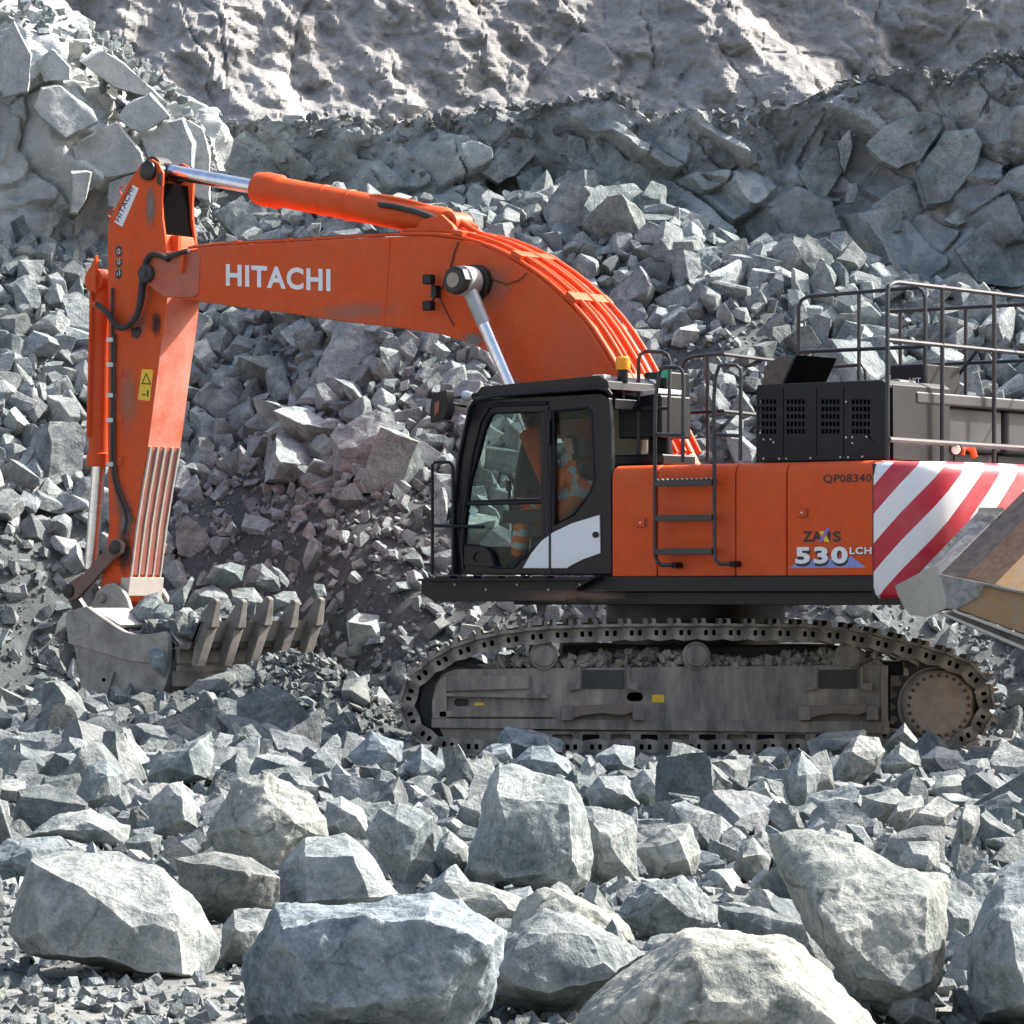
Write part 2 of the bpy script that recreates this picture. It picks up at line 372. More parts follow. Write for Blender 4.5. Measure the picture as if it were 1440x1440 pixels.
def text(name, s, parent, origin, right, up, height, mat, bold=0.0, width=None, lift=.004):
    """flat lettering set on a surface: origin is the lower left corner, right/up unit vectors"""
    cu = bpy.data.curves.new(name, 'FONT'); cu.body = s; cu.offset = bold; cu.resolution_u = 3; cu.fill_mode = 'FRONT'; cu.space_character = 1 + 3.6 * bold
    to = bpy.data.objects.new(name, cu); COL.objects.link(to)
    bpy.context.view_layer.update()
    me = bpy.data.meshes.new_from_object(to.evaluated_get(bpy.context.evaluated_depsgraph_get()))
    bpy.data.objects.remove(to)
    n = len(me.vertices); co = np.zeros(n * 3); me.vertices.foreach_get('co', co); co = co.reshape(-1, 3)
    x0, y0 = co[:, 0].min(), co[:, 1].min(); hx, hy = np.ptp(co[:, 0]), np.ptp(co[:, 1])
    sy = height / hy; sx = width / hx if width else sy
    o, r, u = np.array(origin), np.array(Vector(right).normalized()), np.array(Vector(up).normalized()); nrm = np.cross(r, u)
    P = o + (co[:, :1] - x0) * sx * r + (co[:, 1:2] - y0) * sy * u + nrm * lift
    me.vertices.foreach_set('co', P.ravel()); me.materials.clear(); me.materials.append(MATS[mat]); me.update()
    return obj(name, me, parent)
def circ(c, r, n=20, a0=0, a1=2 * pi): return [(c[0] + r * cos(a0 + (a1 - a0) * i / n), c[1] + r * sin(a0 + (a1 - a0) * i / n)) for i in range(n)]
def rrect(x0, z0, x1, z1, r, n=4):
    out = []
    for cx, cz, a in ((x1 - r, z1 - r, 0), (x0 + r, z1 - r, pi / 2), (x0 + r, z0 + r, pi), (x1 - r, z0 + r, 1.5 * pi)):
        out += [(cx + r * cos(a + pi / 2 * i / n), cz + r * sin(a + pi / 2 * i / n)) for i in range(n + 1)]
    return out
# ================================================================ the excavator
EX = empty('excavator', (SX, SY, 0))
tag(EX, 'large orange tracked excavator with white lettered boom, digging into the rock pile', 'excavator')
def up(o): o.rotation_euler = (0, 0, pi - TH); return o
def un(o): o.rotation_euler = (0, 0, pi); return o
def P3(pts, w_, fn=U): return [fn(x, y, w_) for x, y in pts]

# ---------------------------------------------------------------- undercarriage
SHOE_OUT, SHOE_IN = 1.72, 1.12
PXM = FPX / (SY - 1.5)
chain_px = [(1320, 1050)] + [(643 + 0, 1052)] + [(643 - 72 * sin(a), 990 + 62 * cos(a)) for a in np.linspace(.35, 2.3, 9)] + \
    [(640, 917), (690, 903), (760, 893), (870, 890), (979, 889), (1090, 890), (1170, 892), (1215, 899), (1268, 912), (1322, 926)] + \
    [(1320 + 70 * sin(a), 990 - 60 * cos(a)) for a in np.linspace(.55, 2.9, 9)]
cp = [Vector((q[0], q[2])) for q in (T(x, y, SHOE_OUT) for x, y in chain_px)]
def resample(pts, n):
    P = pts + [pts[0]]; L = [0]
    for a, b in zip(P, P[1:]): L.append(L[-1] + (b - a).length)
    out, k = [], 0
    for i in range(n):
        d = L[-1] * i / n
        while L[k + 1] < d: k += 1
        out.append(P[k].lerp(P[k + 1], (d - L[k]) / max(1e-6, L[k + 1] - L[k])))
    return out, L[-1]
for _ in range(2):   # soften corners
    cp = [((cp[i - 1] + cp[i] * 2 + cp[(i + 1) % len(cp)]) / 4) for i in range(len(cp))] if _ else [q for i in range(len(cp)) for q in (cp[i], (cp[i] + cp[(i + 1) % len(cp)]) / 2)]
_, plen = resample(cp, 10)
NSH = 51; pitch = plen / NSH
jts, _ = resample(cp, NSH)
def shoe_mesh():
    m = M('dirt_steel'); p = pitch
    for yo in (SHOE_OUT - .04, SHOE_IN + .06):       # two chain links, one end stepped over the next
        pl = [(-.46 * p, -.062), (-.50 * p, 0), (-.46 * p, .05), (.1 * p, .055), (.50 * p, .05), (.58 * p, .0), (.50 * p, -.062), (.1 * p, -.078)]
        m.prism(pl, yo - .035, yo, [rrect(-.20 * p, -.028, -.04 * p, .024, .012), rrect(.12 * p, -.028, .28 * p, .024, .012)])
        m.cyl((-.42 * p, yo, 0), (-.42 * p, yo + .012, 0), .030, 12)
        m.prism([(.28 * p, -.03), (.52 * p, -.03), (.52 * p, .03), (.28 * p, .03)], yo - .055, yo - .035)
    m.mat('hole').box2((-.3 * p, SHOE_OUT - .085, -.03), (.36 * p, SHOE_OUT - .0755, .03))
    m.mat('dirt_steel').prism([(-.49 * p, .057), (-.47 * p, .080), (.48 * p, .086), (.53 * p, .072), (.48 * p, .060)], SHOE_IN - .02, SHOE_OUT + .02)
    for gx, gh in ((-.38, .05), (.30, .05)):
        m.prism([(gx * p - .020, .08), (gx * p - .011, .08 + gh), (gx * p + .013, .08 + gh), (gx * p + .022, .08)], SHOE_IN - .02, SHOE_OUT + .02)
    return m
shoe = shoe_mesh()
def track(side):
    # frame: main box with its ledges, the track's own part
    yo = 1.58
    f = M('dirt_steel')
    body = poly([(612, 962), (622, 948), (640, 941), (1247, 935), (1247, 1030), (608, 1022), (607, 990)], yo, T)
    def slot(px, py, a, b): c = poly([(px, py)], yo, T)[0]; return rrect(c[0] - a, c[1] - b, c[0] + a, c[1] + b, b * .95)
    f.prism(body, 1.12, yo, [slot(893, 980, .075, .042), slot(649, 988, .07, .035)])
    f.mat('hole').box2((*T(905, 992, 1.3)[:1], 1.2, .5), (T(881, 968, 1.3)[0], 1.3, .62))
    f.mat('dirt_steel')
    def strip(pts, y0, y1): f.prism(poly(pts, yo, T), y0, y1)
    strip([(607, 1010), (1250, 1014), (1250, 1031), (607, 1023)], yo - .02, yo + .055)      # lower ledge
    strip([(622, 974), (770, 976), (770, 982), (622, 979)], yo - .02, yo + .05)
    strip([(618, 1000), (772, 1000), (780, 1008), (618, 1008)], yo - .02, yo + .06)
    strip([(608, 985), (618, 955), (628, 950), (628, 1010), (608, 1010)], yo - .01, yo + .06)
    strip([(620, 950), (745, 950), (745, 968), (622, 972)], yo - .01, yo + .03)
    strip([(1238, 936), (1248, 936), (1248, 1032), (1238, 1032)], yo, yo + .06)
    for x0, x1 in ((790, 905), (1122, 1233)):                                              # steps
        strip([(x0, 992), (x0 + 16, 992), (x0 + 16, 1012), (x0, 1012)], yo, yo + .14)
        strip([(x1 - 16, 992), (x1, 992), (x1, 1012), (x1 - 16, 1012)], yo, yo + .14)
        f.mat('step_brown'); strip([(x0 + 16, 992), (x1 - 16, 990), (x1 - 16, 1001), (x1 - 30, 1005), (x0 + 56, 1002), (x0 + 30, 1005), (x0 + 16, 1009)], yo + .02, yo + .13)
        f.mat('dirt_steel')
        strip([(x0 + 22, 938), (x0 + 26, 938), (x0 + 26, 968), (x0 + 10, 972), (x0 + 10, 960), (x0 + 22, 960)], yo, yo + .07)
        strip([(x1 - 24, 938), (x1 - 20, 938), (x1 - 20, 960), (x1 - 8, 960), (x1 - 8, 972), (x1 - 24, 968)], yo, yo + .07)
        f.mat('dark_steel'); strip([(x0 + 30, 942), (x1 - 28, 942), (x1 - 28, 968), (x0 + 30, 968)], yo, yo + .015); f.mat('dirt_steel')
    f.mat('yellow_decal'); strip([(917, 977), (934, 977), (934, 988), (917, 988)], yo + .001, yo + .006); strip([(667, 988), (680, 988), (680, 992), (667, 992)], yo + .001, yo + .006)
    f.mat('dirt_steel'); strip([(618, 1024), (707, 1024), (700, 1056), (635, 1056)], 1.2, yo + .02)        # idler guard
    fr = un(f.build('track_frame', EX, .006))
    if side < 0: fr.scale = (1, -1, 1)
    # roller guard with arched windows
    g = M('dirt_steel'); holes = []
    for i in range(6):
        x0 = 735 + i * 82
        holes.append(poly([(x0, 1060), (x0, 1034), (x0 + 3, 1031), (x0 + 25, 1031), (x0 + 28, 1034), (x0 + 28, 1060)], yo, T))
        holes.append(poly([(x0 + 40, 1055), (x0 + 40, 1034), (x0 + 43, 1031), (x0 + 69, 1031), (x0 + 72, 1034), (x0 + 72, 1055)], yo, T))
    g.prism(poly([(705, 1027), (1240, 1029), (1246, 1063), (700, 1061)], yo, T), yo - .045, yo + .01, holes)
    for i in range(6):
        x0 = 735 + i * 82
        for a, b in ((0, 28), (40, 72)): g.tube([T(x0 + a, 1060, yo + .01), T(x0 + a, 1034, yo + .01), T(x0 + a + 3, 1031, yo + .01), T(x0 + b - 3, 1031, yo + .01), T(x0 + b, 1034, yo + .01), T(x0 + b, 1060, yo + .01)], .016, 6)
    gd = obj('roller_guard', None) if False else g.build('roller_guard', fr, .004)
    for i in range(7):
        x0 = 735 + i * 82 - 27
        c = T(x0, 1044, 1.3); r = M('dirt_steel').lathe((c[0], 1.2, .16), (0, 1, 0), [(0, .09), (.05, .11), (.08, .085), (.25, .085), (.28, .11), (.33, .09)], 20); r.build('track_roller', fr)
    M('dark_steel').box2((T(1240, 1040, 1.3)[0], 1.2, .06), (T(650, 1040, 1.3)[0], 1.44, .26)).build('roller_mount', fr)
    for x in (765, 979, 1194):
        c = T(x, 922, 1.62); m = M('dirt_steel').lathe((c[0], 1.15, c[2]), (0, 1, 0), [(0, .07), (.10, .07), (.12, .11), (.38, .11), (.40, .13), (.46, .13), (.47, .10), (.48, .106), (.50, .098), (.51, .02)], 24); m.build('carrier_roller', fr)
    c = T(645, 991, 1.45); m = M('dark_steel').lathe((c[0], 1.25, c[2]), (0, 1, 0), [(0, .30), (.02, .37), (.06, .37), (.07, .41), (.21, .41), (.22, .37), (.27, .36), (.29, .30)], 40); m.build('idler_wheel', fr)
    c = T(1316, 992, 1.45); m = M('dark_steel')
    teeth = [(c[0] + (0.43 if k % 4 in (1, 2) else .375) * cos(2 * pi * k / 88), c[2] + (.43 if k % 4 in (1, 2) else .375) * sin(2 * pi * k / 88)) for k in range(88)]
    m.prism(teeth, 1.40, 1.46); m.mat('dirt_steel').lathe((c[0], 1.2, c[2]), (0, 1, 0), [(0, .30), (.2, .36), (.30, .36), (.31, .33)], 40); m.build('sprocket', fr)
    c = T(1320, 992, 1.66); m = M('drive_cover').lathe((c[0], 1.50, c[2]), (0, 1, 0), [(0, .34), (.02, .34), (.10, .325), (.15, .315), (.175, .30), (.18, .255), (.178, .05)], 40)
    m.mat('dark_steel')
    for k in range(24):
        a = 2 * pi * k / 24; m.cyl((c[0] + .278 * cos(a), 1.67, c[2] + .278 * sin(a)), (c[0] + .278 * cos(a), 1.695, c[2] + .278 * sin(a)), .018, 6)
    m.build('final_drive_cover', fr)
    M('dirt_steel').box2((T(1250, 0, 1.3)[0] - .28, 1.15, .30), (T(1250, 0, 1.3)[0], 1.45, .72)).build('drive_mount', fr)
    me = None
    ch = un(M('dark_steel').box2((T(1240, 0, 1.3)[0], 1.3, .055), (T(660, 0, 1.3)[0], 1.5, .075)).build('track_chain', EX))
    if side < 0: ch.scale = (1, -1, 1)
    for i in range(NSH):
        a, b = jts[i], jts[(i + 1) % NSH]; d = (b - a); mid = (a + b) / 2; an = math.atan2(d.y, d.x)
        if me is None: o = shoe.build('track_shoe', ch); me = o.data
        else: o = obj('track_shoe', me, ch)
        o.location = (mid.x, 0, mid.y); o.rotation_euler = (0, -an, 0)
    return fr
# the chain must run so that the grousers point outwards
ar = sum(jts[i].x * jts[(i + 1) % NSH].y - jts[(i + 1) % NSH].x * jts[i].y for i in range(NSH))
if ar > 0: jts = jts[::-1]
track(1); track(-1)
# dirt lying on the near track frame
m = M('dirt_steel')
mud = un(MB().mat('dirt_steel').build('packed_dirt', EX, fix=False)); mud['kind'] = 'stuff'
MUD = mud
c = M('dark_steel'); c.box2((-1.3, -1.15, .55), (1.3, 1.15, 1.0)); c.box2((-1.9, -1.15, .5), (-1.2, 1.15, .85)); c.box2((1.2, -1.15, .5), (1.9, 1.15, .85))
un(c.build('car_body', EX, .02))
un(M('grease').lathe((0, 0, 1.0), (0, 0, 1), [(0, .80), (.12, .80), (.13, .74), (.2, .74), (.21, .86), (.42, .86)], 48).build('swing_bearing', EX))

# ---------------------------------------------------------------- deck
W0 = 1.50
zb, zt = U(900, 846, W0)[2], U(900, 811, W0)[2]
fa, fb = U(607, 820, W0)[0], U(1229, 820, W0)[0]
d = M('black')
d.box2((fb, -W0, zb + .09), (fa, W0, zt)); d.box2((fb + .05, -W0 + .12, zb - .03), (fa - .9, W0 - .12, zb + .09))
d.prism([(fa, zt), (fa + .05, zt - .03), (fa + .05, zb + .08), (fa - .1, zb), (U(800, 845, W0)[0], zb), (U(820, 828, W0)[0], zb + .12), (U(850, 812, W0)[0], zt)], W0 - .02, W0 + .10)
deck = up(d.build('deck', EX, .008))
s = M('black')
for i in range(5): s.box2((U(640 + i * 34, 820, W0)[0] - .09, W0 + .08, zt - .01), (U(640 + i * 34, 820, W0)[0] + .09, W0 + .2, zt + .012))
s.box2((U(850, 812, W0)[0], W0 + .06, zt - .035), (fa, W0 + .22, zt - .012)); s.build('side_step', deck, .004)
h = M('black')
q = W0 + .02
for pts in ([(608, 808), (608, 654), (612, 650), (632, 650), (637, 656), (637, 806)], [(608, 739), (680, 741)]):
    h.tube(P3(pts, q), .016 if len(pts) > 2 else .018, 8)
h.build('front_handrail', deck)
for i in range(14):
    c = U(640 + i * 44, 829 if i % 2 else 822, W0 + .10); 
    if i < 5: M('dull_metal').cyl((c[0], c[1], c[2]), (c[0], c[1] + .012, c[2]), .012, 8).build('bolt', deck)

# ---------------------------------------------------------------- cab
CW, CI = 1.46, .44          # outer and inner side of the cab
co = [(637, 808), (634, 770), (634, 717), (640, 660), (650, 605), (661, 572), (672, 562), (845, 553), (856, 560), (859, 600), (860, 808)]
g1 = [(656, 705), (660, 675), (671, 640), (680, 605), (689, 585), (696, 581), (767, 579), (767, 702)]
g2 = [(651, 765), (653, 735), (656, 710), (767, 707), (767, 760), (738, 782), (722, 799), (690, 798), (685, 775), (676, 768)]
g3 = [(778, 578), (827, 573), (832, 580), (836, 675), (830, 692), (807, 724), (779, 738)]
b = M('black')
outer = poly(co, CW); holes = [poly(g, CW) for g in (g1, g2, g3)]
b.prism(outer, CW - .07, CW, holes)
far = [(a, z) for a, z in outer]
b.prism(outer, CI, CI + .06, [poly(g, CW) for g in ([(665, 760), (680, 640), (697, 585), (765, 581), (765, 770)], [(780, 580), (826, 575), (834, 700), (780, 760)])])
fF, fR = outer[0][0], outer[-1][0]; zs, zr = outer[0][1], outer[7][1]
b.box2((fR, CI + .061, zs), (fF, CW - .071, zs + .05))                       # floor
# roof skin and rear wall with its window
b.prism([poly([(668, 566)], CW)[0], poly([(672, 562)], CW)[0], poly([(845, 553)], CW)[0], poly([(856, 562)], CW)[0]], CI + .061, CW - .071)
b.box2((fR, CI + .061, zs), (fR + .05, CW - .071, zs + .62)); b.box2((fR + .01, CI + .061, zr - .15), (fR + .05, CW - .071, zr - .05))
cab = up(b.build('cab', EX, .010))
fr = M('black')                                                                # raised door frame and seals
def ring(pts, w_, r): fr.tube(P3(pts + [pts[0]], w_), r, 6)
ring(g1, CW, .011); ring(g2, CW, .011); ring(g3, CW, .011)
fr.tube(P3([(651, 800), (649, 765), (652, 715), (664, 640), (676, 592), (688, 572), (700, 569), (770, 567)], CW + .005), .02, 8)
fr.tube(P3([(771, 572), (773, 740), (773, 800)], CW + .004), .012, 6)
fr.tube(P3([(640, 808), (637, 717), (646, 640), (660, 575), (668, 562)], CW + .02), .017, 8); fr.build('door_frame', cab)
for nm, g, y in (('door_glass', g1, CW - .045), ('door_glass', g2, CW - .045), ('rear_side_glass', g3, CW - .045)):
    M('glass').prism(poly(g, CW), y, y + .006).build(nm, cab)
M('glass').prism(poly([(637, 800), (635, 717), (648, 620), (664, 570), (668, 570), (652, 622), (639, 717), (641, 800)], CW), CI + .07, CW - .08).build('windscreen', cab)
M('glass').prism(poly([(665, 760), (680, 640), (697, 585), (765, 581), (765, 770)], CW), CI + .02, CI + .026).build('far_side_glass', cab)
M('glass').prism(poly([(780, 580), (826, 575), (834, 700), (780, 760)], CW), CI + .02, CI + .026).build('far_side_glass', cab)
M('white').prism(poly([(736, 799), (748, 778), (762, 761), (778, 749), (805, 736), (844, 724), (845, 778), (822, 786), (806, 794), (798, 799)], CW), CW, CW + .012).build('door_panel', cab, .003)
M('black').prism(poly([(774.5, 751), (776, 750), (776, 799), (774.5, 799)], CW), CW + .012, CW + .015).build('panel_gap', cab)
M('black').prism(poly(circ((839, 752), 4.5, 14), CW), CW + .012, CW + .02).build('door_lock', cab)
M('black').prism(poly([(653, 795), (654, 775), (662, 769), (680, 768), (690, 776), (697, 797)], CW), CW - .04, CW + .015, [poly(circ((674, 784), 7, 14), CW)]).build('speaker_cover', cab, .004)
M('pale_green').prism(poly([(663, 709), (670, 718), (663, 728), (656, 718)], CW), CW - .037, CW - .034).build('sticker', cab)
M('black').prism(poly([(760, 578), (776, 577), (776, 808), (762, 808)], CW), CW - .005, CW + .008).build('door_post', cab, .004)
M('black').box2((U(777, 610, CW)[0], CW + .01, U(777, 625, CW)[2]), (U(773, 610, CW)[0], CW + .05, U(777, 590, CW)[2])).build('door_handle', cab, .004)
# roof guard and visor
r = M('black')
r.prism(poly([(672, 555), (680, 544), (845, 528), (858, 536), (860, 548), (845, 545), (685, 558)], CW), CI - .02, CW + .04); 
r.tube(P3([(668, 563), (700, 556), (840, 546), (855, 549), (860, 556)], CW + .07), .02, 8)
r.prism(poly([(630, 560), (668, 553), (690, 549), (690, 553), (660, 562)], CW), CI, CW + .03); r.build('roof_guard', cab, .008)
M('silver').box(U(846, 531, CW - .06), (.14, .12, .05)).build('work_lamp', cab, .01)
M('silver').lathe(U(664, 556, CW + .02), (1, 0, -.1), [(0, .03), (.06, .055), (.09, .055)], 16).build('work_lamp', cab)
mr = M('black').prism(poly([(610, 553), (630, 549), (632, 575), (627, 590), (608, 595), (607, 575)], 1.75), 1.66, 1.78); mr.tube([U(632, 565, 1.72), U(645, 570, 1.6), U(655, 572, 1.46)], .014, 6)
mir = mr.build('mirror', cab, .02)
M('rust_red').prism(poly([(611, 567), (618, 563), (617, 578), (611, 586)], 1.785), 1.782, 1.787).build('mirror_glass', mir if False else cab)
# beacon
bc = U(876, 520, CW - .25); bm_ = M('black').cyl((bc[0], bc[1], bc[2] - .12), (bc[0], bc[1], bc[2] + .0), .05, 16); bm_.cyl((bc[0], bc[1], bc[2] - .40), (bc[0], bc[1], bc[2] - .1), .016, 8)
bm_.box((bc[0] + .06, bc[1], bc[2] - .18), (.2, .06, .03))
bcn = bm_.build('beacon', cab, .004)
M('amber').lathe((bc[0], bc[1], bc[2]), (0, 0, 1), [(0, .068), (.06, .07), (.11, .066), (.125, .05), (.13, .01)], 20).build('beacon_lens', cab)
# inside: seat, console, monitor
sb = U(800, 735, .95)
sm = M('seat').box((sb[0] + .15, .95, zs + .42), (.5, .5, .14)); sm.box((sb[0] - .16, .95, zs + .78), (.12, .34, .60), Matrix.Rotation(radians(-10), 3, 'Y')); sm.box((sb[0] - .23, .95, zs + 1.20), (.09, .26, .18)); sm.box((sb[0] + .12, .95, zs + .2), (.4, .4, .3))
sm.build('operator_seat', cab, .03)
k = M('black'); 
for y in (.58, 1.28): k.box((sb[0] + .25, y, zs + .55), (.5, .13, .12)); k.cyl((sb[0] + .45, y, zs + .6), (sb[0] + .47, y, zs + .82), .018, 8); k.cyl((sb[0] + .47, y, zs + .80), (sb[0] + .475, y, zs + .90), .03, 8)
k.box((fF - .32, .62, zs + .75), (.06, .22, .18)); k.box((fF - .25, .95, zs + .16), (.3, .6, .22)); k.build('control_console', cab, .01)

# ---------------------------------------------------------------- engine side panels
zt2 = U(900, 655, W0)[2]
def side_panel(x0, x1, ytop0, ytop1, name='side_panel'):
    a, b_ = U(x0, 700, W0)[0], U(x1, 700, W0)[0]; ztop = U((x0 + x1) / 2, (ytop0 + ytop1) / 2, W0)[2]; r_ = .11
    prof = [(W0 - 1.0, zt + .002), (W0, zt + .002), (W0, ztop - r_)] + [(W0 - r_ + r_ * cos(an), ztop - r_ + r_ * sin(an)) for an in np.linspace(.2, pi / 2, 6)] + [(W0 - 1.0, ztop + .01)]
    m = M('orange'); n = len(prof)
    m.add([(a - .006, y, z) for y, z in prof] + [(b_ + .006, y, z) for y, z in prof], [tuple(range(n)), tuple(range(2 * n - 1, n - 1, -1))] + [(i, (i + 1) % n, (i + 1) % n + n, i + n) for i in range(n)])
    return up(m.build(name, EX, .012))
for x0, x1 in ((860, 924), (924, 1034), (1034, 1106), (1106, 1229)):
    p_ = side_panel(x0, x1, 655 - (x0 - 860) * .022, 655 - (x1 - 860) * .022)
    lx = {860: 902, 1106: 1129}.get(x0)
    if lx:
        ly = 735 if x0 == 860 else 721
        M('rust_red').prism(poly([(lx - 7, ly - 7), (lx + 9, ly - 7), (lx + 9, ly + 7), (lx - 7, ly + 7)], W0), W0 - .01, W0 + .003).build('latch_recess', p_)
        M('orange').prism(poly([(lx - 6, ly - 6), (lx + 6, ly - 6), (lx + 6, ly + 6), (lx - 6, ly + 6)], W0), W0 + .003, W0 + .02).build('latch', p_, .003)
        c = U(lx, ly, W0); M('silver').cyl((c[0], W0 + .02, c[2]), (c[0], W0 + .024, c[2]), .010, 10).build('keyhole', p_)
        if x0 == 1106: SP = p_
M('dark_steel')
core = up(M('dark_steel').box2((fb + .02, -W0, zt + .004), (U(860, 700, W0)[0] - .02, W0 - 1.02, zt2 - .12)).box2((U(860, 700, W0)[0] - .02, -W0, zt + .004), (fa - .5, -.45, zt + .9)).build('machinery_housing', EX, .02))
# right-hand side of the house and platform top
up(M('hood_black').box2((fb, -W0 - .02, zt + .01), (fa - .4, -W0 - .002, zt2 - .05)).build('far_side_panel', EX, .01))  # unseen side, coloured dark to lessen orange bounce onto the pile
# lettering on the last panel
def let(nm, s, px, py, hpx, wpx, mat, bold, w_=W0, par=SP, lift=.004):
    o = U(px, py, w_); e = U(px + wpx, py, w_); h_ = U(px, py - hpx, w_)[2] - o[2]
    return text(nm, s, par, o, (-1, 0, 0), (0, 0, 1), h_, mat, bold, abs(e[0] - o[0]), lift)
let('fleet_number', 'QP08340', 1158, 681, 13.5, 68, 'black_decal', .018)
for s_, x_, wd, mt in (('ZA', 1129, 27, 'black_decal'), ('IS', 1164, 19, 'black_decal')): let('model_lettering', s_, x_, 762, 15, wd, mt, .034)
xm = M('yellow_decal').prism(poly([(1152, 747), (1159, 747), (1167, 762), (1160, 762)], W0), W0 + .004, W0 + .006); xm.mat('purple_decal').prism(poly([(1163, 743), (1168, 743), (1156, 762), (1151, 762)], W0), W0 + .007, W0 + .009); xm.build('model_lettering', SP)
M('blue_decal').prism(poly([(1111, 799), (1122, 790), (1198, 783), (1218, 798)], W0), W0 + .002, W0 + .004).build('model_swoosh', SP)
let('model_number_shadow', '530', 1120, 797, 24, 74, 'black_decal', .04, lift=.006); let('model_number', '530', 1119, 793, 24, 74, 'white_decal', .04, lift=.009)
let('model_suffix_shadow', 'LCH', 1196, 780.5, 10, 31, 'black_decal', .03, lift=.006); let('model_suffix', 'LCH', 1195.5, 779.5, 10, 31, 'white_decal', .03, lift=.009)

# ---------------------------------------------------------------- counterweight
ztc, zbc = U(1232, 649, W0)[2], U(1232, 842, W0)[2]
plan = [(fb, 1.505), (-3.05, 1.505), (-3.22, 1.49), (-3.36, 1.44), (-3.46, 1.35), (-3.54, 1.22), (-3.60, 1.0), (-3.66, .7), (-3.70, .35), (-3.72, 0)]
plan = plan + [(a, -b_) for a, b_ in reversed(plan[:-1])]
L = [0]
for a, b_ in zip(plan, plan[1:]): L.append(L[-1] + hypot(b_[0] - a[0], b_[1] - a[1]))
prof = [(.10, zbc), (.03, zbc + .03), (0, zbc + .10), (0, ztc - .12), (.02, ztc - .05), (.06, ztc - .015), (.12, ztc)]
me = bpy.data.meshes.new('counterweight'); vs_, uv_, fs = [], [], []
for (a, b_), l_ in zip(plan, L):
    r_ = hypot(a + 2.2, b_); 
    for ins, z in prof:
        k_ = 1 - ins / r_; vs_.append((fb if abs(a - fb) < 1e-6 else -2.2 + (a + 2.2) * k_, b_ * k_, z)); uv_.append((l_, z))
np_ = len(prof)
for i in range(len(plan) - 1):
    for j in range(np_ - 1): fs.append((i * np_ + j, (i + 1) * np_ + j, (i + 1) * np_ + j + 1, i * np_ + j + 1))
fs.append(tuple(i * np_ + np_ - 1 for i in range(len(plan)))); fs.append(tuple(i * np_ for i in reversed(range(len(plan)))))
fs.append(tuple(range(np_)) + tuple((len(plan) - 1) * np_ + j for j in reversed(range(np_))))
me.from_pydata(vs_, [], fs); me.materials.append(MATS['chevron']); ul = me.uv_layers.new(name='skin')
# phase: a red stripe starts where the photograph has it on the front edge
v0 = U(1230, 684, W0)[2]
for lp in me.loops: ul.data[lp.index].uv = (uv_[lp.vertex_index][0], -(0) + uv_[lp.vertex_index][1] - v0 + .245)
bm = bmesh.new(); bm.from_mesh(me); bmesh.ops.recalc_face_normals(bm, faces=bm.faces); bm.to_mesh(me); bm.free()
me.polygons.foreach_set('use_smooth', [True] * len(me.polygons)); me.set_sharp_from_angle(angle=radians(35))
cwt = up(obj('counterweight', me, EX))
M('black').prism(poly([(1227.5, 652), (1229.5, 652), (1229.5, 842), (1227.5, 842)], W0), W0 - .05, W0 + .004).build('panel_gap', cwt)

# ---------------------------------------------------------------- hood, vents, exhaust
HW = 1.22
hb = [(1063, 548), (1066, 541), (1240, 534), (1247, 540), (1248, 646), (1063, 650)]
vents = []
for vx, n in ((1066, 5), (1106, 5), (1155, 5), (1198, 5)):
    for i in range(n):
        for j in range(5):
            x = vx + i * 5.4; y = 562 + j * 10.4
            vents.append(poly([(x, y), (x + 3.2, y), (x + 3.2, y + 6), (x, y + 6)], HW))
hm = M('hood_black').prism(poly(hb, HW), HW - .03, HW, vents)
hp = poly(hb, HW)
hm.prism([hp[0], hp[1], hp[2], hp[3], (hp[4][0], hp[4][1]), (hp[5][0], hp[5][1])], HW - 1.1, HW - .10)
hm.box2((hp[3][0], HW - .10, hp[3][1] - .05), (hp[0][0], HW - .03, hp[3][1])) if False else None
hm.prism([hp[0], hp[1], hp[2], hp[3], (hp[3][0] , hp[3][1] - .03), (hp[0][0], hp[0][1] - .03)], HW - .1, HW - .03)
hm.mat('hole').prism([(hp[0][0] - .03, hp[0][1] - .06), (hp[3][0] + .03, hp[3][1] - .06), (hp[4][0] + .03, hp[4][1] + .02), (hp[5][0] - .03, hp[5][1] + .02)], HW - .09, HW - .055); hm.mat('hood_black')  # black sheet behind the vents paints the darkness inside them
hood = up(hm.build('engine_hood', EX, .008))
for x, y in ((1084, 618), (1074, 618), (1088, 622), (1190, 565), (1190, 615), (1199, 615), (1199, 623), (1219, 614), (1074, 645), (1096, 645), (1106, 645), (1140, 644), (1182, 643), (1193, 643), (1213, 642)):
    c = U(x, y, HW); M('silver').cyl((c[0], HW, c[2]), (c[0], HW + .008, c[2]), .009, 10).build('bolt', hood)
for x in (1101, 1148, 1186): M('hole').prism(poly([(x, 545), (x + 1, 545), (x + 1, 640), (x, 640)], HW), HW - .002, HW + .002).build('panel_gap', hood)
exh = M('dark_steel').prism(poly([(1072, 540), (1075, 515), (1092, 503), (1120, 501), (1103, 541)], .9), .55, .9); exh.mat('truck_brown').prism(poly([(1074, 540), (1077, 516), (1093, 505), (1116, 504), (1101, 540)], .9), .9, .91)
exh.mat('hole').prism(poly([(1104, 541), (1122, 500), (1146, 501), (1128, 541)], .9), .52, .93); up(exh.build('exhaust_duct', EX, .01))
